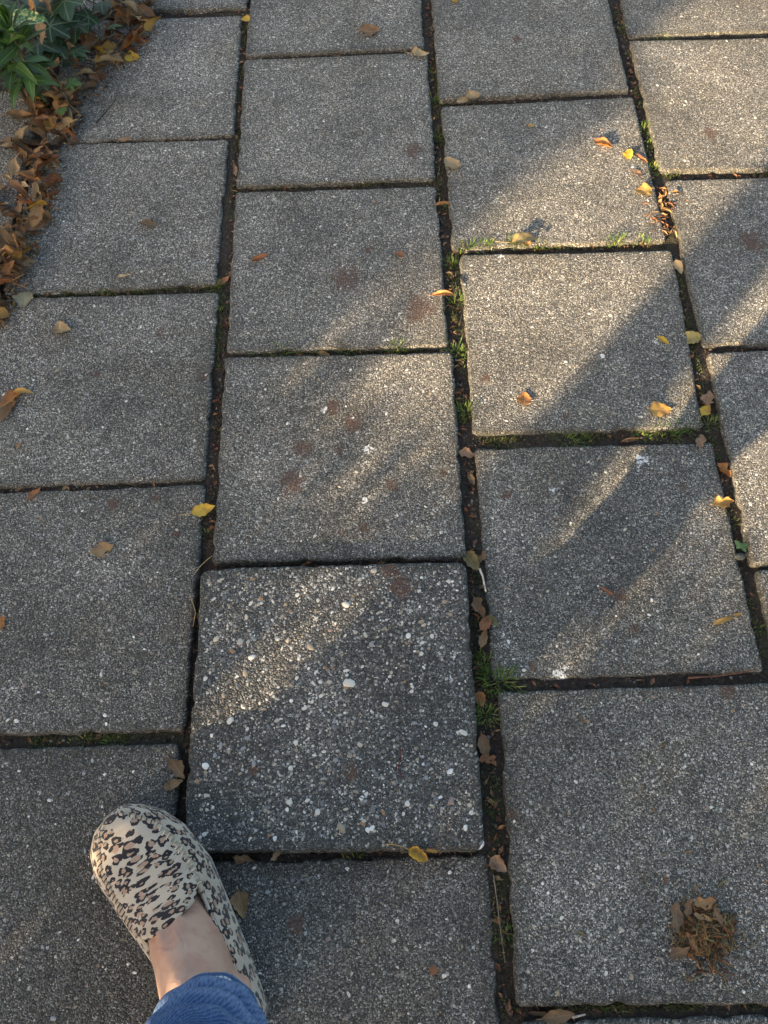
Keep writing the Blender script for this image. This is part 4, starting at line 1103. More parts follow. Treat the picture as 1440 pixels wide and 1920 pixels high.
# x, y, length px, width/length, shape, curl, bend, direction deg, colour, stalk, lift, label
LEAVES = [
 (693,60,38,.75,'oval',1.3,.9,0,BRN,.2,0,'small curled brown leaf on the slab near the top edge'),
 (462,38,17,.9,'round',.6,.4,-60,YEL,.2,0,'tiny yellow leaf in the joint near the top edge'),
 (787,100,32,.7,'heart',1.0,.6,-10,CRM,.4,.003,'cream folded leaf at the end of the upper cross joint'),
 (886,180,28,.8,'round',.8,.5,20,BEI,.2,.003,'tan round leaf over the joint, right one of a pair'),
 (868,188,22,.8,'round',.9,.5,200,CRM,.2,.002,'pale tan leaf over the joint, left one of a pair'),
 (845,308,36,.85,'heart',.5,.5,115,BEI,1.0,.002,'beige spade shaped leaf with a long stalk'),
 (1130,272,36,.6,'oval',1.3,.8,-45,ORG,.2,0,'curled orange brown leaf left of the right joint'),
 (1178,291,24,.75,'round',1.1,.6,60,YEL,.1,0,'small bright yellow cupped leaf'),
 (1200,297,28,.3,'needle',1.2,.3,-50,RUST,0,0,'narrow rusty scrap beside the yellow cupped leaf'),
 (1208,356,30,.85,'round',.4,.4,-160,OCH,.2,.003,'flat orange yellow leaf touching the right joint'),
 (985,446,48,.5,'oval',.9,-1.0,8,OLV,.6,.010,'olive brown leaf propped above the grass with a stalk'),
 (988,455,18,.8,'round',1.3,.7,-80,ORG,.2,.004,'orange scrap under the propped olive leaf'),
 (750,478,20,.75,'torn',.6,.4,-30,RUST,.1,0,'small rust red scrap in the middle of a slab'),
 (487,484,32,.4,'oval',1.2,.6,20,RUST,.2,0,'small rust red curled leaf at left of its slab'),
 (278,420,32,.7,'torn',.5,.4,170,DBR,.3,0,'dark brown torn leaf on the left slab'),
 (231,518,26,.35,'torn',.7,.3,10,CRM,.1,0,'pale straw scrap above the grassy joint'),
 (116,617,32,.85,'round',1.0,.6,-10,BEI,.4,.001,'tan folded leaf on the left slab'),
 (44,560,38,.9,'heart',.3,.3,-80,(.34,.33,.22),.3,.003,'pale grey green heart shaped leaf at the end of the drift'),
 (249,108,30,.8,'heart',.9,.7,-20,YEL,.1,.001,'bright yellow folded leaf beside the drift'),
 (234,259,24,.5,'torn',.7,.4,0,PNK,.1,.002,'pinkish tan scrap lying in the joint right of the drift'),
 (416,520,28,.45,'oval',1.2,.5,40,RUST,.2,.004,'rust leaf standing on the bushy grass tuft'),
 (441,318,34,.3,'torn',1.2,.5,-80,PNK,.3,.003,'crumpled pinkish scrap in the left joint'),
 (831,550,44,.3,'lance',1.2,-.9,-8,ORG,.3,.008,'narrow curved orange leaf arching over the middle joint'),
 (830,376,30,.3,'needle',.8,-.8,0,ORG,.3,.006,'orange sliver across the middle joint'),
 (1243,637,24,.5,'oval',.7,.5,-40,YEL,.1,0,'small yellow oval leaf left of the round green yellow one'),
 (1301,629,34,.8,'round',.4,.4,10,(.44,.37,.10),.1,.003,'round yellow green leaf on the corner of the right joint'),
 (1273,497,30,.55,'oval',.6,.4,-80,BEI,.1,.003,'tan pointed leaf standing in the right joint'),
 (983,749,27,.9,'round',.6,.4,80,ORG,.4,0,'round orange leaf on the sunlit slab'),
 (1238,767,38,.75,'round',.5,.4,-5,OCH,.2,.001,'round ochre leaf on the shaded half of the slab'),
 (1324,767,32,.6,'oval',1.0,.7,50,YEL,.4,.003,'folded yellow leaf in the right joint'),
 (1331,742,32,.8,'torn',.6,.5,70,PNK,.1,.004,'maroon brown three cornered scrap above the folded yellow leaf'),
 (1315,825,30,.7,'torn',.8,.5,70,PNK,.2,.002,'pinkish ragged leaf at the right end of the lower joint'),
 (1182,820,30,.4,'oval',1.4,.4,10,BRN,.1,.001,'small brown curled leaf in the lower right joint'),
 (1361,876,32,.9,'torn',1.2,.9,-60,ORG,.1,.004,'crumpled rusty orange leaf in the right joint'),
 (1357,940,38,.7,'torn',.9,.7,10,OCH,.2,.004,'ragged yellow tan leaf lower in the right joint'),
 (1362,1161,60,.16,'needle',.8,.25,20,OCH,0,0,'long thin yellow curved leaf on the right slab'),
 (380,955,42,.6,'oval',.9,.6,15,YEL,.5,.004,'yellow leaf with a brown tip over the left joint'),
 (192,1030,40,.7,'torn',.8,.6,20,TAN,.2,0,'torn tan leaf on the dark left slab'),
 (62,926,30,.5,'torn',.5,.3,50,RUST,.1,.001,'rusty flat scrap at the joint on the left'),
 (876,845,32,.7,'torn',.6,.5,-10,PNK,.1,.004,'pinkish brown torn leaf bridging the middle joint'),
 (884,890,26,.5,'oval',1.3,.7,-70,TAN,.1,.002,'small tan curl sunk in the middle joint'),
 (884,1046,40,.8,'round',1.2,.8,-60,OLV,.1,.005,'olive brown crumpled leaf at the corner of the pebbly slab'),
 (905,1040,28,.6,'torn',1.1,.8,60,BRN,.1,.006,'brown crumpled flake beside the olive crumpled leaf'),
 (899,1135,44,.6,'torn',1.0,.7,-70,BRN,.2,.004,'brown leaf, upper one of the cluster in the middle joint'),
 (912,1165,36,.6,'oval',1.2,.6,50,RUST,.1,.006,'rusty leaf, middle one of the cluster in the middle joint'),
 (908,1192,38,.4,'oval',1.3,.4,70,TAN,.1,.008,'tan rolled leaf, lowest one of the cluster in the middle joint'),
 (924,1160,24,.6,'oval',.7,.4,-50,(.10,.14,.03),.1,.005,'green half leaf at the side of the brown cluster'),
 (901,1307,26,.8,'round',.8,.5,-80,ORG,.1,.003,'orange leaf in the joint above the flowering tuft'),
 (908,1395,44,.5,'oval',1.4,.6,-80,BRN,.1,.004,'brown curled leaf low in the middle joint'),
 (914,1420,32,.6,'torn',1.0,.6,10,RUST,.1,.004,'rust brown flake under the curled leaf in the middle joint'),
 (935,1620,34,.8,'heart',.7,.6,-40,PNK,.2,.004,'pinkish tan leaf right of the pebbly slab corner'),
 (783,1604,36,.8,'round',1.2,.7,-30,YEL,1.1,.004,'curled yellow leaf with a stalk under the pebbly slab'),
 (808,1597,22,.3,'needle',1.0,-.7,-10,OCH,.2,.006,'thin ochre strip beside the curled yellow leaf'),
 (452,1695,44,.75,'heart',.7,.6,-75,TAN,.2,.001,'brown two lobed leaf on the slab right of the shoe'),
 (456,1611,36,.5,'torn',1.2,.6,-10,TAN,.1,.001,'brown triangular leaf scrap right of the shoe toe'),
 (520,1606,22,.5,'torn',1.0,.6,40,BRN,.1,.001,'small brown scrap under the pebbly slab'),
 (330,1440,44,.6,'torn',1.0,.6,-50,BRN,.2,.003,'brown leaf in the dark joint above the shoe'),
 (322,1470,34,.5,'oval',1.2,.5,20,TAN,.1,.004,'tan curl below the brown leaf above the shoe'),
 (1045,1907,58,.4,'oval',1.1,.5,5,BRN,.2,.004,'brown leaf lying along the joint at the bottom edge'),
 (1010,1902,34,.25,'needle',1.2,.4,-5,DBR,0,.003,'dark brown rolled strip at the bottom edge'),
 (20,748,44,.6,'oval',1.0,.6,-130,ORG,.1,.001,'orange brown curled leaf at the left edge, middle of three'),
 (40,733,36,.35,'lance',.9,-.6,-5,OCH,.1,.006,'narrow ochre leaf at the left edge, top of three'),
 (14,772,46,.5,'oval',1.3,.5,60,BRN,.1,.001,'brown rolled leaf at the left edge, lowest of three'),
 (2,1168,28,.6,'torn',.8,.5,80,ORG,.1,0,'orange scrap cut by the left edge of the photo'),
 (853,5,18,.6,'oval',1.2,.8,-80,YEL,.1,0,'yellow curl at the top edge of the photo'),
 (1195,325,24,.6,'torn',.6,.4,-30,PNK,.1,.001,'pinkish scrap beside the dark green tuft'),
 (813,1820,16,.9,'round',.4,.3,0,RUST,0,0,'round rust coloured scrap on the slab at the bottom'),
 (1137,1106,26,.25,'needle',.8,.2,-35,RUST,0,0,'thin rusty sliver on the middle right slab'),
 (605,657,26,.5,'oval',1.2,.5,-20,TAN,.1,.003,'tan scrap in the grass of the centre cross joint'),
 (35,835,14,.6,'oval',.5,.3,60,TAN,0,0,'tiny tan flake on the left slab'),
 (995,237,10,.9,'round',.5,.3,0,OCH,0,0,'tiny ochre flake on the upper slab'),
]
for i, (x, y, L, wr, sh, cu, be, di, col, stk, lift, lab) in enumerate(LEAVES):
    p = g(x, y, lift); Lm = L * pxm(x, y) * 1.12
    me = leaf_mesh('fallen_leaf', Lm, Lm * wr, sh, cu, be, .16, stk, 900 + i * 7, twist=random.uniform(-.5, .5), fold=.1)
    o = link('fallen_leaf', me); o.color = (*col, 1)
    zs = max(ground_z(p[0] + dx * Lm * .25, p[1] + dy * Lm * .25) for dx, dy in ((0, 0), (1, 0), (-1, 0), (0, 1), (0, -1)))
    zs = zs + .0004 if lift < .004 else zs + lift * .4
    flip = random.random() < .25 and cu > .5
    o.location = (p[0], p[1], zs); o.rotation_euler = (random.uniform(-.12, .12), random.uniform(-.12, .12), math.radians(di))
    tag(o, lab, 'leaf', 'single fallen leaves')

# ------------------------------------------------------------------ the drift of dry leaves at the upper left
DRIFT_ME = []
for k in range(26):
    r = random.Random(2000 + k)
    DRIFT_ME.append(leaf_mesh('dry_leaf', 1.0, r.uniform(.34, .68), r.choice(['oval', 'oval', 'round', 'heart', 'torn', 'lance']), r.choice([.6, 1.2, 1.7, 2.2, 2.7]), r.uniform(-1.2, 1.3), .2, r.choice([0, .2, .5]), 2000 + k, twist=r.uniform(-1.0, 1.0), fold=r.choice([0, .15, .5])))
CN = {'tan': (.40, .215, .085), 'brown': (.20, .075, .03), 'orange': (.40, .16, .04), 'buff': (.58, .43, .25), 'dark': (.065, .028, .016), 'ochre': (.52, .30, .035), 'pink brown': (.33, .155, .09)}
# the drift's right-hand outline in photograph pixels
EDGE_Y = [-60, 20, 50, 90, 130, 165, 200, 250, 300, 350, 400, 450, 500, 545, 600]
EDGE_X = [290, 298, 308, 268, 232, 205, 160, 150, 118, 115, 108, 70, 62, 38, 14]
SECT = [(20, 'top end of the drift'), (90, 'drift beside the ivy'), (145, 'drift level with the yellow leaf'), (200, 'drift below the ivy'), (265, 'drift above the first left joint'), (330, 'drift under the first left joint'), (400, 'drift beside the torn dark leaf'), (470, 'narrow part of the drift'), (540, 'drift above the grey heart leaf'), (999, 'thin tail of the drift')]
r = random.Random(4242); placed = 0; hmap = {}
while placed < 290:
    y = r.uniform(-70, 610); ex = np.interp(y, EDGE_Y, EDGE_X); wdt = 190 if y < 200 else (130 if y < 420 else 80)
    x = ex - 12 - abs(r.gauss(0, .45)) * wdt
    if y < 150 and x < 20 and r.random() < .6: continue
    if x < -110: continue
    if y < 330 and y > 165 and x < 20: continue
    p = g(x, y, 0); L = (20 + 38 * r.random() ** .8) * pxm(x, y) * (1 if r.random() < .8 else .65)
    key = (int(p[0] / .022), int(p[1] / .022)); lay = hmap.get(key, 0)
    if lay > 4: continue
    hmap[key] = lay + 1
    cn = r.choices(list(CN), [25, 27, 6, 17, 16, 5, 9])[0]; c = np.array(CN[cn]) * r.uniform(.6, 1.25)
    k = r.randrange(len(DRIFT_ME)); me = DRIFT_ME[k]
    o = link('dry_leaf', me, None, (p[0], p[1], max(ground_z(p[0], p[1]), -.004) + .001 + lay * .0085 + (.012 if (x < 60 and y < 170) else 0)),
             (r.uniform(-.5, .5) * (1 + .3 * lay), r.uniform(-.5, .5) * (1 + .3 * lay), r.uniform(0, 6.283)), L)
    o.color = (*c, 1)
    sec = next(t for lim, t in SECT if y < lim)
    form = ['rolled', 'curled', 'twisted', 'cupped', 'flat', 'pointed', 'crumpled', 'ragged'][k % 8]
    siz = 'small' if L < .036 else ('large' if L > .05 else 'middling')
    rim = 'on the slab side' if ex - x < 32 else ('in the heart' if ex - x < 80 else 'on the far left')
    tag(o, '%s %s %s leaf, %s, %s' % (siz, form, cn, sec, rim), 'leaf', 'dry leaves in the drift'); placed += 1
mbd = MB()
for k in range(700):
    y = r.uniform(-40, 600); ex = np.interp(y, EDGE_Y, EDGE_X); x = ex + 6 - abs(r.gauss(0, .5)) * 120
    if x < -90: continue
    q = g(x, y, 0); z = max(ground_z(q[0], q[1]), -.004) + .0006 + abs(r.gauss(0, .004)); L = r.uniform(.004, .014); a = r.uniform(0, 6.28); w = L * r.uniform(.15, .6)
    ca, sa = math.cos(a), math.sin(a)
    pts = [(-L / 2, 0, 0), (0, -w / 2, .3 * w), (L / 2, 0, r.uniform(0, .3) * L), (0, w / 2, .3 * w), (0, 0, .02 * w)]
    mbd.add([(q[0] + x_ * ca - y_ * sa, q[1] + x_ * sa + y_ * ca, z + zz) for x_, y_, zz in pts], [(0, 1, 4), (1, 2, 4), (2, 3, 4), (3, 0, 4)], r.choice([(.2, .09, .04), (.3, .16, .06), (.1, .05, .025), (.05, .028, .018), (.36, .24, .11)]))
tag(link('leaf_crumbs', mbd.build('leaf_crumbs', M_TINT, False)), 'broken leaf crumbs under and round the drift', 'litter', None, 'stuff')
# brown leaves hanging on the ivy
for i, (x, y, z, L, a, lab) in enumerate([(78, 55, .10, 56, -80, 'tan withered leaf hanging down over the ivy, longest one'), (60, 18, .11, 40, -110, 'orange withered leaf hanging at the top edge'), (92, 12, .11, 36, -60, 'brown withered strip hanging at the top edge'), (24, 140, .06, 26, -30, 'yellowed seed head like scrap under the shrub')]):
    p = g(x, y, z); Lm = L * pxm(x, y)
    o = link('withered_leaf', leaf_mesh('withered_leaf', Lm, Lm * .42, 'torn', 1.3, .8, .2, .6, 700 + i, twist=.8)); orient(o, p[0], p[1], p[2], math.radians(a), -.5, .3)
    o.color = (*[TAN, ORG, BRN, OCH][i], 1); tag(o, lab, 'leaf')

# ------------------------------------------------------------------ twigs and stalks
def twig(px, rad, col, lab, z=.001, lift=0.0):
    pts = [Vector(g(x, y, z).tolist()) for x, y in px]; fine = []
    for i in range(len(pts) - 1):
        for t in np.linspace(0, 1, 5, endpoint=False): fine.append(pts[i].lerp(pts[i + 1], t))
    fine.append(pts[-1]); c = fine[0].copy(); n = len(fine)
    for k, q in enumerate(fine): q.z = max(ground_z(q.x, q.y) + rad * .8, z) + lift * math.sin(math.pi * k / (n - 1)); 
    v, f = tube([q - Vector((c.x, c.y, 0)) for q in fine], [rad * (1 - .5 * k / n) for k in range(n)], 6)
    me = mesh('twig', v, f, M_TINT, attrs={'tint': [col] * len(v)})
    tag(link('twig', me, None, (c.x, c.y, 0)), lab, 'twig')
twig([(180, 230), (196, 212), (210, 196), (218, 184)], .0011, (.05, .045, .04), 'dark twig on the upper left slab beside the drift')
twig([(899, 1066), (905, 1080), (911, 1110)], .0016, (.50, .46, .40), 'pale stalk rising from the crumpled leaf in the middle joint', .004)
twig([(925, 1640), (932, 1690), (938, 1740), (947, 1805)], .0006, (.2, .17, .125), 'long dry grass stalk along the slab edge at the bottom')
twig([(749, 1405), (752, 1425), (747, 1440), (752, 1462)], .0008, (.13, .04, .035), 'thin dark red twig on the pebbly slab')
twig([(1290, 1271), (1340, 1268), (1385, 1262), (1418, 1255)], .0011, (.13, .06, .04), 'reddish twig lying in the joint at lower right')
twig([(665, 1490), (676, 1497), (688, 1503)], .0006, (.06, .045, .04), 'tiny dark twig at the bottom of the pebbly slab')
twig([(355, 1115), (362, 1130), (368, 1150), (362, 1175)], .0005, (.42, .30, .14), 'fine straw thread beside the pebbly slab', .003, .004)
twig([(365, 1075), (382, 1058), (398, 1042)], .0006, (.48, .36, .16), 'short straw at the upper left corner of the pebbly slab', .004, .003)
twig([(1250, 1390), (1238, 1405)], .0008, (.14, .09, .04), 'short brown sprig on the lower right slab')
twig([(1073, 1908), (1098, 1902)], .0012, (.36, .31, .25), 'pale twig end at the bottom edge')
p = g(1388, 1043, 0); v, f = ball((0, 0, .002), (.007, .0045, .0035), 10)
tag(link('stone', mesh('stone', v, f, M_TINT, attrs={'tint': [(.075, .08, .075)] * len(v)}), None, (p[0], p[1], -.003)), 'smooth grey stone in the right joint below the weed', 'stone')
v, f = dome(8, 3, 77); p = g(898, 1583, .012)
tag(link('stone', mesh('stone', v, f, M_TINT, attrs={'tint': [(.72, .72, .71)] * len(v)}), slab_obj['2e'], (p[0] - slab_obj['2e'].location.x, p[1] - slab_obj['2e'].location.y, .006), (0, 0, .5), (.006, .0045, .006)))

# ------------------------------------------------------------------ clump of needles and leaf scraps at lower right
p0 = g(1312, 1742, 0); cl = link('debris_clump', None, None, (p0[0], p0[1], ground_z(p0[0], p0[1]))); tag(cl, 'clump of brown needles, grass clippings and leaf scraps on the lower right slab', 'debris')
r = random.Random(77); mb = MB(); sc = pxm(1312, 1742)
for k in range(560):
    a = r.uniform(0, 6.283); q = r.random() ** .6; rr0 = 46 + 11 * math.sin(a * 2 + .6) + 8 * math.sin(a * 5 + 1); x = math.cos(a) * q * rr0 * sc + 4 * sc; y = math.sin(a) * q * rr0 * sc
    if k % 8 == 0: x += 22 * sc * r.random(); y -= 55 * sc * r.random()
    if k % 23 == 0: x += r.gauss(0, 45) * sc; y += r.gauss(0, 45) * sc; q = 1
    h = max(0, 1 - (q * 1.02) ** 2) * .0055; z = r.random() ** .6 * h + .0008
    L = r.uniform(.006, .020); b = r.uniform(0, 3.14); t = r.uniform(-.3, .3); cu = r.uniform(-.4, .4)
    c = r.choice([(.15, .07, .03), (.22, .11, .045), (.10, .05, .025), (.13, .11, .05), (.17, .15, .07), (.26, .15, .06), (.07, .04, .02)])
    pts = [(x + math.cos(b + cu * s) * L * s, y + math.sin(b + cu * s) * L * s, max(.0006, z + t * L * s)) for s in (-.5, 0, .5)]
    mb.add(*tube(pts, [r.uniform(.0003, .0009)] * 3, 4), c)
o = link('needles', mb.build('needles', M_TINT), cl); o['kind'] = 'stuff'
for i, (dx, dy, L, a, c, wr, cu) in enumerate([(-5, 0, 40, 30, BRN, .6, .5), (20, -20, 38, -40, BRN, .5, .6), (-15, -8, 34, 120, RUST, .5, .6), (5, 20, 36, -20, TAN, .4, .8), (-44, 22, 58, -100, (.16, .085, .05), .5, .4), (-50, -38, 46, 20, (.15, .06, .03), .45, .8), (-22, -22, 40, -70, (.30, .11, .03), .35, .8), (14, 44, 44, 10, (.30, .13, .04), .6, .4), (34, 22, 34, -70, (.12, .065, .035), .6, .5), (-18, 38, 36, 60, (.14, .06, .03), .5, .5), (46, 14, 22, 80, OLV, .3, .8)]):
    o = link('leaf_scrap', leaf_mesh('leaf_scrap', L * sc, L * sc * wr, 'torn', cu, .7, .2, 0, 810 + i, twist=.5), cl, (dx * sc, dy * sc, .002 + .003 * (i > 2)), (r.uniform(-.2, .2), r.uniform(-.2, .2), math.radians(a))); o.color = (*c, 1)
for i, (x, y, L, a) in enumerate([(1300, 1672, 18, 75), (1281, 1690, 24, 70), (1308, 1662, 16, 30), (1247, 1650, 18, 75), (1203, 1478, 14, 90), (1090, 1350, 18, 95), (1226, 1520, 16, -75), (1288, 1598, 16, 10), (1250, 1604, 12, 80), (1090, 1750, 16, -30)]):
    p = g(x, y, 0); L *= sc
    o = link('needle_scrap', leaf_mesh('needle_scrap', L, L * .3, 'needle', 1.0, .3, .1, 0, 840 + i), None, (p[0], p[1], ground_z(p[0], p[1]) + .0004), (0, 0, math.radians(a))); o.color = (*r.choice([RUST, BRN, OLV, TAN]), 1)
    tag(o, ['thin scrap touching the top of the needle clump', 'longest thin scrap at the upper left of the needle clump', 'thin scrap farthest above the needle clump in line with it', 'thin upright scrap up and left of the needle clump',
        'lone thin scrap in the middle of the lower right slab', 'thin scrap near the top left of the lower right slab', 'slanting thin scrap just below the middle of the lower right slab', 'level thin scrap right of the middle of the lower right slab',
        'tiny upright scrap beside the level thin scrap', 'thin scrap alone at lower left of the lower right slab'][i], 'debris', 'scraps round the clump')

# ------------------------------------------------------------------ crumbs, flakes and moss in the joints
JOINTS = [((462,0),(425,620)),((418,640),(385,1050)),((372,1080),(345,1500)),((803,0),(832,470)),((842,480),(868,830)),((880,830),(900,1300)),((915,1300),(955,1915)),((1155,0),(1245,440)),((1262,470),(1328,800)),((1335,820),(1430,1240)),
 ((455,108),(800,95)),((440,352),(820,340)),((420,665),(850,655)),((390,1060),(878,1049)),((350,1600),(915,1596)),((825,192),(1185,176)),((850,470),(1260,455)),((885,826),(1330,812)),((920,1286),(1440,1266)),((960,1900),(1440,1885)),
 ((1182,74),(1440,76)),((1240,328),(1440,326)),((1322,655),(1440,650)),((130,262),(433,256)),((40,556),(405,538)),((0,918),(385,900)),((0,1390),(340,1380)),((250,24),(458,20))]
jw = [(g(*a), g(*b)) for a, b in JOINTS]; ln = np.array([np.linalg.norm(a - b) for a, b in jw]); pr_ = ln / ln.sum()
r = random.Random(99); mbc = MB(); mbf = MB(); mbm = MB()
def jpt(vert=.75):
    while True:
        k = RNG.choice(len(jw), p=pr_)
        if k < 10 or r.random() > .45: break
    a, b = jw[k]; t = r.random(); q = a + (b - a) * t; w = .008 if k < 10 else .0035
    n = np.array([-(b - a)[1], (b - a)[0], 0]); n /= np.linalg.norm(n)
    return q + n * r.gauss(0, .5) * w
def crumb(s):
    v, f = ball((0, 0, 0), (s * r.uniform(.7, 1.2), s * r.uniform(.6, 1), s * r.uniform(.5, .9)), 6); return [(x + r.uniform(-.2, .2) * s, y + r.uniform(-.2, .2) * s, z + r.uniform(-.15, .15) * s) for x, y, z in v], f
for k in range(2600):
    q = jpt(); z = soil_z(q[0], q[1]); s = .0008 + .002 * r.random() ** 2.5
    v, f = crumb(s); c = r.choice([(.02, .014, .01), (.035, .024, .016), (.06, .042, .03), (.10, .075, .05), (.012, .010, .009), (.15, .14, .13)])
    mbc.add([(x + q[0], y + q[1], zz + z + s * .3) for x, y, zz in v], f, c)
tag(link('soil_crumbs', mbc.build('soil_crumbs', M_TINT)), 'crumbs of dark soil in the joints', 'soil', None, 'stuff')
for k in range(900):
    q = jpt(); z = soil_z(q[0], q[1]); L = r.uniform(.003, .011); a = r.uniform(0, 6.28); w = L * r.uniform(.12, .6); t = r.uniform(-.5, .5)
    ca, sa = math.cos(a), math.sin(a)
    pts = [(-L / 2, 0, 0), (0, -w / 2, .3 * w), (L / 2, 0, t * L * .4), (0, w / 2, .3 * w), (0, 0, -.1 * w)]
    c = r.choice([(.17, .07, .035), (.11, .05, .03), (.22, .11, .05), (.07, .035, .022), (.25, .16, .08), (.16, .09, .06)])
    mbf.add([(q[0] + x * ca - y * sa, q[1] + x * sa + y * ca, z + zz + .002) for x, y, zz in pts], [(0, 1, 4), (1, 2, 4), (2, 3, 4), (3, 0, 4)], c)
# a thicker run of litter in the sunlit right-hand joint
for k in range(90):
    q = g(r.gauss(1240, 14), r.uniform(350, 440), 0); z = soil_z(q[0], q[1]) + r.uniform(.002, .008); L = r.uniform(.006, .018); a = r.uniform(0, 6.28); w = L * r.uniform(.15, .5)
    ca, sa = math.cos(a), math.sin(a)
    pts = [(-L / 2, 0, 0), (0, -w / 2, .3 * w), (L / 2, 0, r.uniform(-.3, .3) * L), (0, w / 2, .3 * w), (0, 0, -.1 * w)]
    mbf.add([(q[0] + x * ca - y * sa, q[1] + x * sa + y * ca, z + zz) for x, y, zz in pts], [(0, 1, 4), (1, 2, 4), (2, 3, 4), (3, 0, 4)], r.choice([(.33, .17, .06), (.24, .11, .05), (.42, .27, .12), (.14, .07, .04)]))
tag(link('leaf_litter', mbf.build('leaf_litter', M_TINT, False)), 'shredded brown leaf litter in the joints', 'litter', None, 'stuff')
MOSS = [((462,20),(430,420)),((1265,480),(1330,800)),((1240,328),(1440,326)),((895,1050),(950,1900)),((1335,820),(1430,1240)),((440,352),(820,340)),((815,100),(826,400)),((1155,0),(1235,350)),((425,660),(855,652)),((855,468),(1230,454)),((890,826),(1330,806)),((60,556),(410,536)),((890,1220),(935,1360)),((845,470),(870,790)),((0,1388),(330,1380)),((940,1895),(1440,1880)),((415,420),(405,700))]
for k in range(15000):
    a, b = r.choice(MOSS); t = r.random(); q = g(a[0] + (b[0] - a[0]) * t, a[1] + (b[1] - a[1]) * t, -.003)
    if vn(np.array([q[0] * 28]), np.array([q[1] * 28]), 6)[0] < .44: continue
    q = q + np.array([r.gauss(0, .0035), r.gauss(0, .0025), 0]); z = soil_z(q[0], q[1]); h = r.uniform(.0015, .005); aa = r.uniform(0, 6.28); w = r.uniform(.0004, .0009)
    dx, dy = math.cos(aa), math.sin(aa); l = r.uniform(.3, 1.2)
    mbm.add([(q[0] - dy * w, q[1] + dx * w, z), (q[0] + dy * w, q[1] - dx * w, z), (q[0] + dx * h * l, q[1] + dy * h * l, z + h)], [(0, 1, 2)], r.choice([(.06, .085, .02), (.09, .12, .03), (.04, .055, .018), (.12, .11, .04)]))
tag(link('moss', mbm.build('moss', M_GRASS)), 'low green moss along the joints', 'moss', None, 'stuff')
#@@LEAVES<
#@@OFFSCREEN>
# ------------------------------------------------------------------ unseen plants added behind the camera to break up the low sun
LEAF_M = tint_material('hedge_leaf', .5, .2, 40)
def foliage(name, label, cat, loc, sampler, n, size, seed, core=None):
    r = random.Random(seed); mb = MB()
    for k in range(n):
        x, y, z = sampler(r); s = size * r.uniform(.6, 1.3); a, b = r.uniform(0, 6.28), r.uniform(-1.0, 1.0)
        A = Vector((math.cos(a) * math.cos(b), math.sin(a) * math.cos(b), math.sin(b))); Bv = A.cross(Vector((r.uniform(-1, 1), r.uniform(-1, 1), r.uniform(-1, 1)))).normalized() * .45
        P = Vector((x, y, z)); q = r.uniform(.7, 1.3)
        mb.add([P - A * s * .5, P + Bv * s, P + A * s * .5, P - Bv * s], [(0, 1, 2, 3)], (.035 * q, .075 * q, .022 * q))
    root = link(name, None, None, loc); tag(root, label, cat)
    link('foliage', mb.build('foliage', LEAF_M, False), root)['kind'] = 'stuff'
    return root
UX, UY = math.sin(SUN_AZ), -math.cos(SUN_AZ)        # across the sun's ground direction
SX, SY = math.cos(SUN_AZ), math.sin(SUN_AZ)
# young tree put in unseen so its trunk throws the sharp-edged shade
tx, ty = us(.160, -3.0)
added_tree = link('added_young_tree', None, None, (tx, ty, -.04)); tag(added_tree, 'young tree put in out of view so its trunk blocks sun', 'added_tree')
v, f = tube([(0, 0, 0), (.004, 0, .5), (0, .004, 1.2), (.02, .0, 2.2), (.0, .03, 3.2), (.02, .02, 4.2)], [.066, .058, .056, .05, .035, .012], 16)
link('trunk', mesh('trunk', v, f, M_BARK), added_tree)
mb = MB(); rr_ = random.Random(5)
for k in range(14):
    a = rr_.uniform(0, 6.28); z0 = rr_.uniform(2.0, 3.8); L = rr_.uniform(.5, 1.0)
    mb.add(*tube([(0, 0, z0), (math.cos(a) * L * .5, math.sin(a) * L * .5, z0 + .3), (math.cos(a) * L, math.sin(a) * L, z0 + .5)], [.02, .013, .005], 6))
link('limbs', mb.build('limbs', M_BARK), added_tree)
mb = MB()
for k in range(3500):
    a = rr_.uniform(0, 6.28); b = rr_.uniform(-1, 1); q = rr_.random() ** .4 * 1.1
    P = Vector((math.cos(a) * math.sqrt(1 - b * b) * q, math.sin(a) * math.sqrt(1 - b * b) * q, 3.3 + b * q * 1.1)); s = rr_.uniform(.03, .06)
    A = Vector((rr_.uniform(-1, 1), rr_.uniform(-1, 1), rr_.uniform(-.6, .6))).normalized(); Bv = A.cross(Vector((rr_.uniform(-1, 1), .3, 1))).normalized() * .5
    mb.add([P - A * s, P + Bv * s, P + A * s, P - Bv * s], [(0, 1, 2, 3)], (.09, .10, .02))
link('crown', mb.build('crown', LEAF_M, False), added_tree)['kind'] = 'stuff'
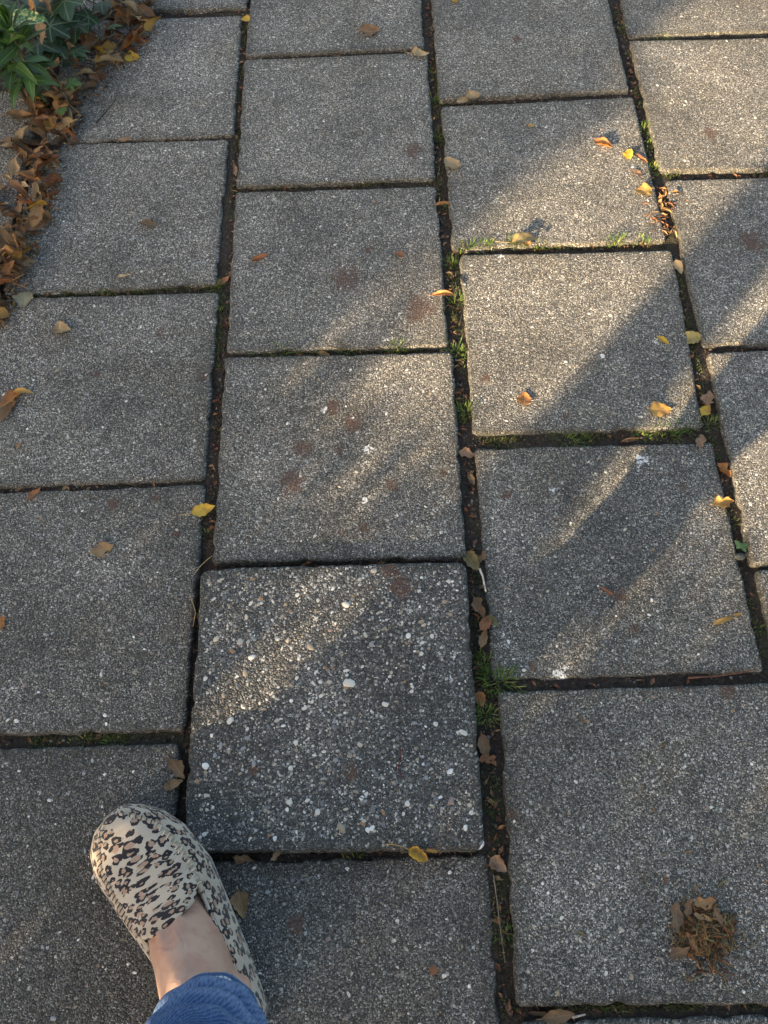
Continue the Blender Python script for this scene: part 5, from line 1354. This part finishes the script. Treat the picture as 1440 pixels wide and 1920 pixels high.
# tall hedge put in out of view to keep the left pavement in shade
hx, hy = us(-.14, -5.6)
def hs(r):
    u = -r.random() ** .8 * 3.4 + r.gauss(0, .025); d = r.uniform(-.3, .3); z = r.uniform(0, 2.5)
    return (UX * u + SX * d, UY * u + SY * d, z)
added_hedge = foliage('added_hedge', 'tall dense hedge put in out of view at left to block sun', 'added_hedge', (hx, hy, -.04), hs, 16000, .075, 21)
V = []
for i, u in enumerate(np.linspace(-.05, -3.3, 14)):
    for j, z in enumerate(np.linspace(0, 2.42, 10)):
        for d in (-.2, .2): V.append((UX * u + SX * (d + random.uniform(-.05, .05)), UY * u + SY * d, z))
F = []
for i in range(13):
    for j in range(9):
        for d in (0, 1):
            a = (i * 10 + j) * 2 + d; F.append((a, a + 2, a + 22, a + 20))
for i in (0, 13):
    for j in range(9): a = (i * 10 + j) * 2; F.append((a, a + 1, a + 3, a + 2))
for i in range(13): a = (i * 10 + 9) * 2; F.append((a, a + 1, a + 21, a + 20))
link('inner_growth', mesh('inner_growth', V, F, plain('hedge_wood', (.03, .045, .015), .9, 30), False), added_hedge)
# unseen low border put in so its loose tops thin the nearest light
bx, by = us(.35, -2.3)
def bs_(r):
    u = r.uniform(-.95, .95); d = r.gauss(0, .1)
    return (UX * u + SX * d, UY * u + SY * d, r.uniform(0, .45))
low = foliage('added_low_hedge', 'low loose hedge put in out of view to thin the sun', 'added_hedge', (bx, by, -.04), bs_, 8000, .045, 22)
rt = random.Random(31); mb = MB()                     # added leaf tops, thickness and gaps shaped to thin the sun
for k in range(22000):
    while True:
        u = rt.uniform(-.95, .95); ua = u + .35; z = rt.triangular(.43, (.602 if ua < .33 else .628) + .008 * math.sin(ua * 17), .435 if ua < .33 else .50)
        if .455 < z < .545 and (.035 < ua < .10 or .215 < ua < .27) and rt.random() > .25: continue
        break
    d = rt.gauss(0, .22); P = Vector((UX * u + SX * d, UY * u + SY * d, z - d * .22)); s_ = rt.uniform(.011, .02)
    A = Vector((rt.uniform(-1, 1), rt.uniform(-1, 1), rt.uniform(-1, 1))).normalized() * s_ * .5; Bv = A.cross(Vector((rt.uniform(-1, 1), rt.uniform(-1, 1), rt.uniform(-1, 1)))).normalized() * s_ * .45
    mb.add([P - A, P + Bv, P + A, P - Bv], [(0, 1, 2, 3)], (.05, .09, .025))
link('added_tops', mb.build('added_tops', LEAF_M, False), low)['kind'] = 'stuff'
# shrub put in out of view to shade the lower right slabs
cx, cy = us(.98, -2.6)
def cs_(r):
    u = r.gauss(0, .2); d = r.gauss(0, .2); z = r.random() ** .8 * 1.3
    return (UX * u + SX * d, UY * u + SY * d, z)
foliage('added_shrub', 'tall shrub put in out of view at right to block sun', 'shrub', (cx, cy, -.04), cs_, 3500, .06, 23)
#@@OFFSCREEN<
